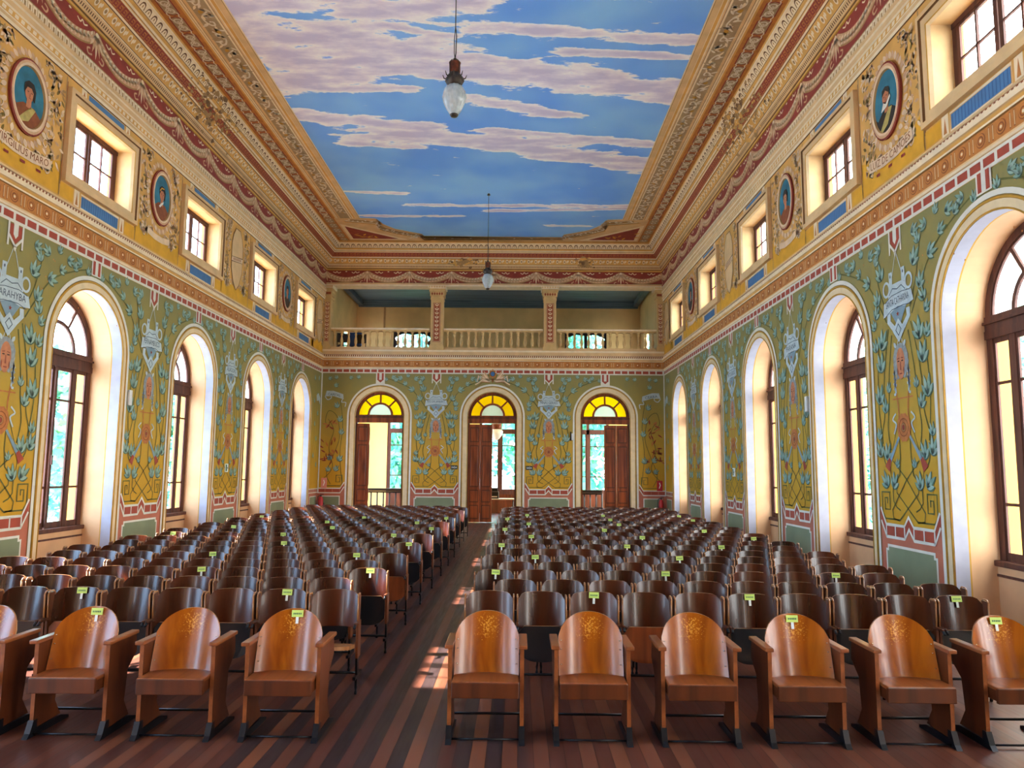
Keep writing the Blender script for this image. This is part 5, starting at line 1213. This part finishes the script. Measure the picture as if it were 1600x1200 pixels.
ORD = ['first', 'second', 'third', 'fourth', 'fifth', 'sixth', 'seventh', 'eighth', 'ninth', 'tenth', 'eleventh', 'twelfth', 'thirteenth', 'fourteenth', 'fifteenth', 'sixteenth', 'seventeenth', 'eighteenth', 'nineteenth', 'twentieth', 'twenty-first', 'twenty-second', 'twenty-third']
tagy = mat('card_green', 'C2DC6C', rough=.6, var=.05); tagw = mat('card_white', 'DCE4DC', rough=.6, var=.03)
def make_card():
    r = empty('seat_card'); m = MB(); m.box(-.043, .043, -.003, 0, -.038, .012, tagy); P_ = Paint(m, lambda u, v, o: (u, -.003 - o, v)); [P_.rect(-.03 + .013 * k, -.022 + .013 * k, -.02, -.008, greenS, 1) for k in range(5)]; m.build('green_card', r)
    m = MB(); m.box(-.010, .010, -.0025, 0, -.085, -.038, tagw); m.build('paper_strip', r); return r
card0 = None
def put_card(x, y, z, label, tilt=0):
    global card0
    o = make_card() if card0 is None else copy_tree(card0)
    if card0 is None: card0 = o
    o.location = (x, y, z); o.rotation_euler = (radians(-10), tilt, 0)
    tag(o, label, 'seat card', 'green seat cards on the chair backs')
# front row
fc = front_chair(); first = True
for k in range(6):
    for s in (1, -1):
        if s < 0 and k > 3: continue
        o = fc if first else copy_tree(fc); first = False
        x = s * (.72 + .752 * k); o.location = (x, 5.68, 0)
        lab = 'orange-brown round-backed armchair, front row, %s from the aisle on the %s' % (ORD[k], 'right' if s > 0 else 'left'); card = (s, k) in ((1, 3), (1, 5), (-1, 0), (-1, 2))
        tag(o, lab, 'chair', 'round-backed chairs of the front row')
        if card: put_card(x + (.0 if s > 0 else .02), 5.68 - .04 + .39 * .28 - .014, .825, 'green seat card on the %s front row chair from the aisle on the %s' % (ORD[k], 'right' if s > 0 else 'left'))
# rows
protos = [row_chair(blackw), row_chair(browns), row_chair(browns, True)]; usedp = set()
PITCH = .446; NR = 22
CARDS = {(1, 0): (2, 5, 9), (1, 2): (0, 4, 8), (1, 4): (1, 5), (1, 6): (0, 4, 7), (1, 8): (1, 5, 9), (1, 10): (0, 4, 8), (1, 12): (1, 5), (1, 14): (0, 5, 9), (1, 16): (1, 5, 9),
         (-1, 0): (1, 5), (-1, 2): (0, 4), (-1, 4): (1, 5), (-1, 6): (0, 4), (-1, 8): (1, 5, 9), (-1, 10): (0, 4, 8), (-1, 12): (1, 5), (-1, 14): (0, 4, 9)}
rnd = random.Random(3); seats = []
for k in range(NR):
    for s in (-1, 1):
        off = (.477 if k % 2 == 0 else .70) if s > 0 else (.40 if k % 2 == 0 else .62)
        for j in range(10):
            seats.append((k, s, j, s * (off + PITCH * (j + .5)), 6.62 + .70 * k + rnd.uniform(-.012, .012)))
# outside the frame on the left in the first rows: nothing of those is seen
seats = [q for q in seats if not (q[1] < 0 and q[3] < .9365 - (q[4] - .0) * .70 - .35)]
near, far = seats[:288], seats[288:]
for (k, s, j, x, y) in near:
    kind = 1 if rnd.random() < .28 else 0
    if (s, k, j) == (1, 0, 3): kind = 1
    if s > 0 and k == 0 and j != 3: kind = 0
    if (s, k, j) == (-1, 0, 0): kind = 2
    p = protos[kind]; o = p if kind not in usedp else copy_tree(p); usedp.add(kind)
    o.location = (x, y, 0); o.rotation_euler = (0, 0, rnd.uniform(-.02, .02))
    tag(o, '%s, %s seat from aisle, %s dark row, %s block' % ('dark chair with lowered seat' if kind == 2 else ('dark chair with brown folded seat' if kind == 1 else 'dark chair with black folded seat'), ORD[j], ORD[k], 'right' if s > 0 else 'left'), 'chair', 'folding chairs in the rows')
    if j in CARDS.get((s, k), ()):
        put_card(x + .01, y + .045 - .014, .83, 'green seat card on the %s seat from the aisle, %s row, %s block' % (ORD[j], ORD[k], 'right' if s > 0 else 'left'), rnd.uniform(-.05, .05))
# the farthest rows as one object
mb = MB(); pm = protos[0]
parts = [c for c in pm.children]
for (k, s, j, x, y) in far:
    for c in parts:
        if c.name.startswith('foot') or c.name.startswith('arm'): continue
        me = c.data; V = [(v.co.x + x, v.co.y + y, v.co.z) for v in me.vertices]; b = len(mb.v); mb.v.extend(V)
        idx = [mb.mi(q) for q in me.materials]
        for p_ in me.polygons: mb.f.append(tuple(b + i for i in p_.vertices)); mb.m.append(idx[p_.material_index]); mb.sm.append(p_.use_smooth)
tag(mb.build('distant_theatre_chairs'), 'farthest rows of dark theatre chairs before the back wall', 'chairs', kind='stuff')
for (s, k), js in CARDS.items():
    for j in js:
        hit = [q for q in far if q[0] == k and q[1] == s and q[2] == j]
        for q in hit: put_card(q[3] + .01, q[4] + .031, .83, 'green seat card on the %s seat from the aisle, %s row, %s block' % (ORD[j], ORD[k], 'right' if s > 0 else 'left'))

# ------------------------------------------------------------------ outside
gm = mat('outside_paving', 'B4B8BC', var=.1, scale=.6); g = MB(); g.box(-80, 80, -40, 110, -1.3, -1.2, gm); tag(g.build('floor_outside'), kind='structure')
bark = mat('tree_bark', '5A4636', var=.2); lf = [mat('foliage_%d' % i, h, rough=.6, var=.25, scale=2) for i, h in enumerate(('5CAA9C', '52A0A4', '74B488'))]
def tree(name, loc, h, rad, seed, label, n=7500):
    r = empty(name, loc); R_ = random.Random(seed); m = MB()
    m.tube([(0, 0, 0), (.1, 0, h * .3), (0, .1, h * .6)], .22, bark, 8, r1=.09)
    for k in range(6): a = k * 1.05; m.tube([(0, 0, h * (.35 + .04 * k)), (rad * .5 * cos(a), rad * .5 * sin(a), h * (.55 + .05 * k))], .07, bark, 6, r1=.02)
    m.build('trunk', r); m = MB(); cl_ = [(R_.gauss(0, rad * .45), R_.gauss(0, rad * .45), h * R_.uniform(.1, .95)) for _ in range(22)]
    for k in range(n):
        c = cl_[k % 22]; p = Vector((c[0] + R_.gauss(0, rad * .22), c[1] + R_.gauss(0, rad * .22), c[2] + R_.gauss(0, h * .07)))
        a = Vector((R_.gauss(0, 1), R_.gauss(0, 1), R_.gauss(0, 1))).normalized(); b = a.orthogonal().normalized(); s_ = R_.uniform(.14, .32)
        m.face([p - a * s_, p + b * s_ * .5, p + a * s_, p - b * s_ * .5], lf[k % 3])
    m.build('foliage', r); return tag(r, label, 'tree', 'trees outside the windows')
lw = mat('lawn_green', '4E8A5A', var=.2, scale=1.5); g = MB(); g.box(-40, 40, 37, 100, -1.22, -1.15, lw); tag(g.build('lawn'), 'green lawn outside behind the back doorways', 'lawn', kind='structure')
T = tree('leafy_tree', (-17, 24, -1.2), 8.2, 3.4, 1, 'leafy tree outside the nearest left windows')
for i, (x, y, lab) in enumerate(((-19, 38, 'leafy tree outside the middle left windows'), (-17, 53, 'leafy tree outside the farthest left windows'), (-7, 52, 'leafy tree seen through the left doorway window'), (3, 43, 'leafy tree seen through the middle doorway window'), (12, 53, 'leafy tree seen through the right doorway window'), (18, 40, 'leafy tree outside the right windows'), (18, 25, 'leafy tree outside the nearest right window'))):
    o = copy_tree(T); o.location = (x, y, -1.2); o.rotation_euler = (0, 0, i * 1.3); tag(o, lab)
    if i in (2, 3, 4): o.scale = (1.15, 1.15, 1.6)
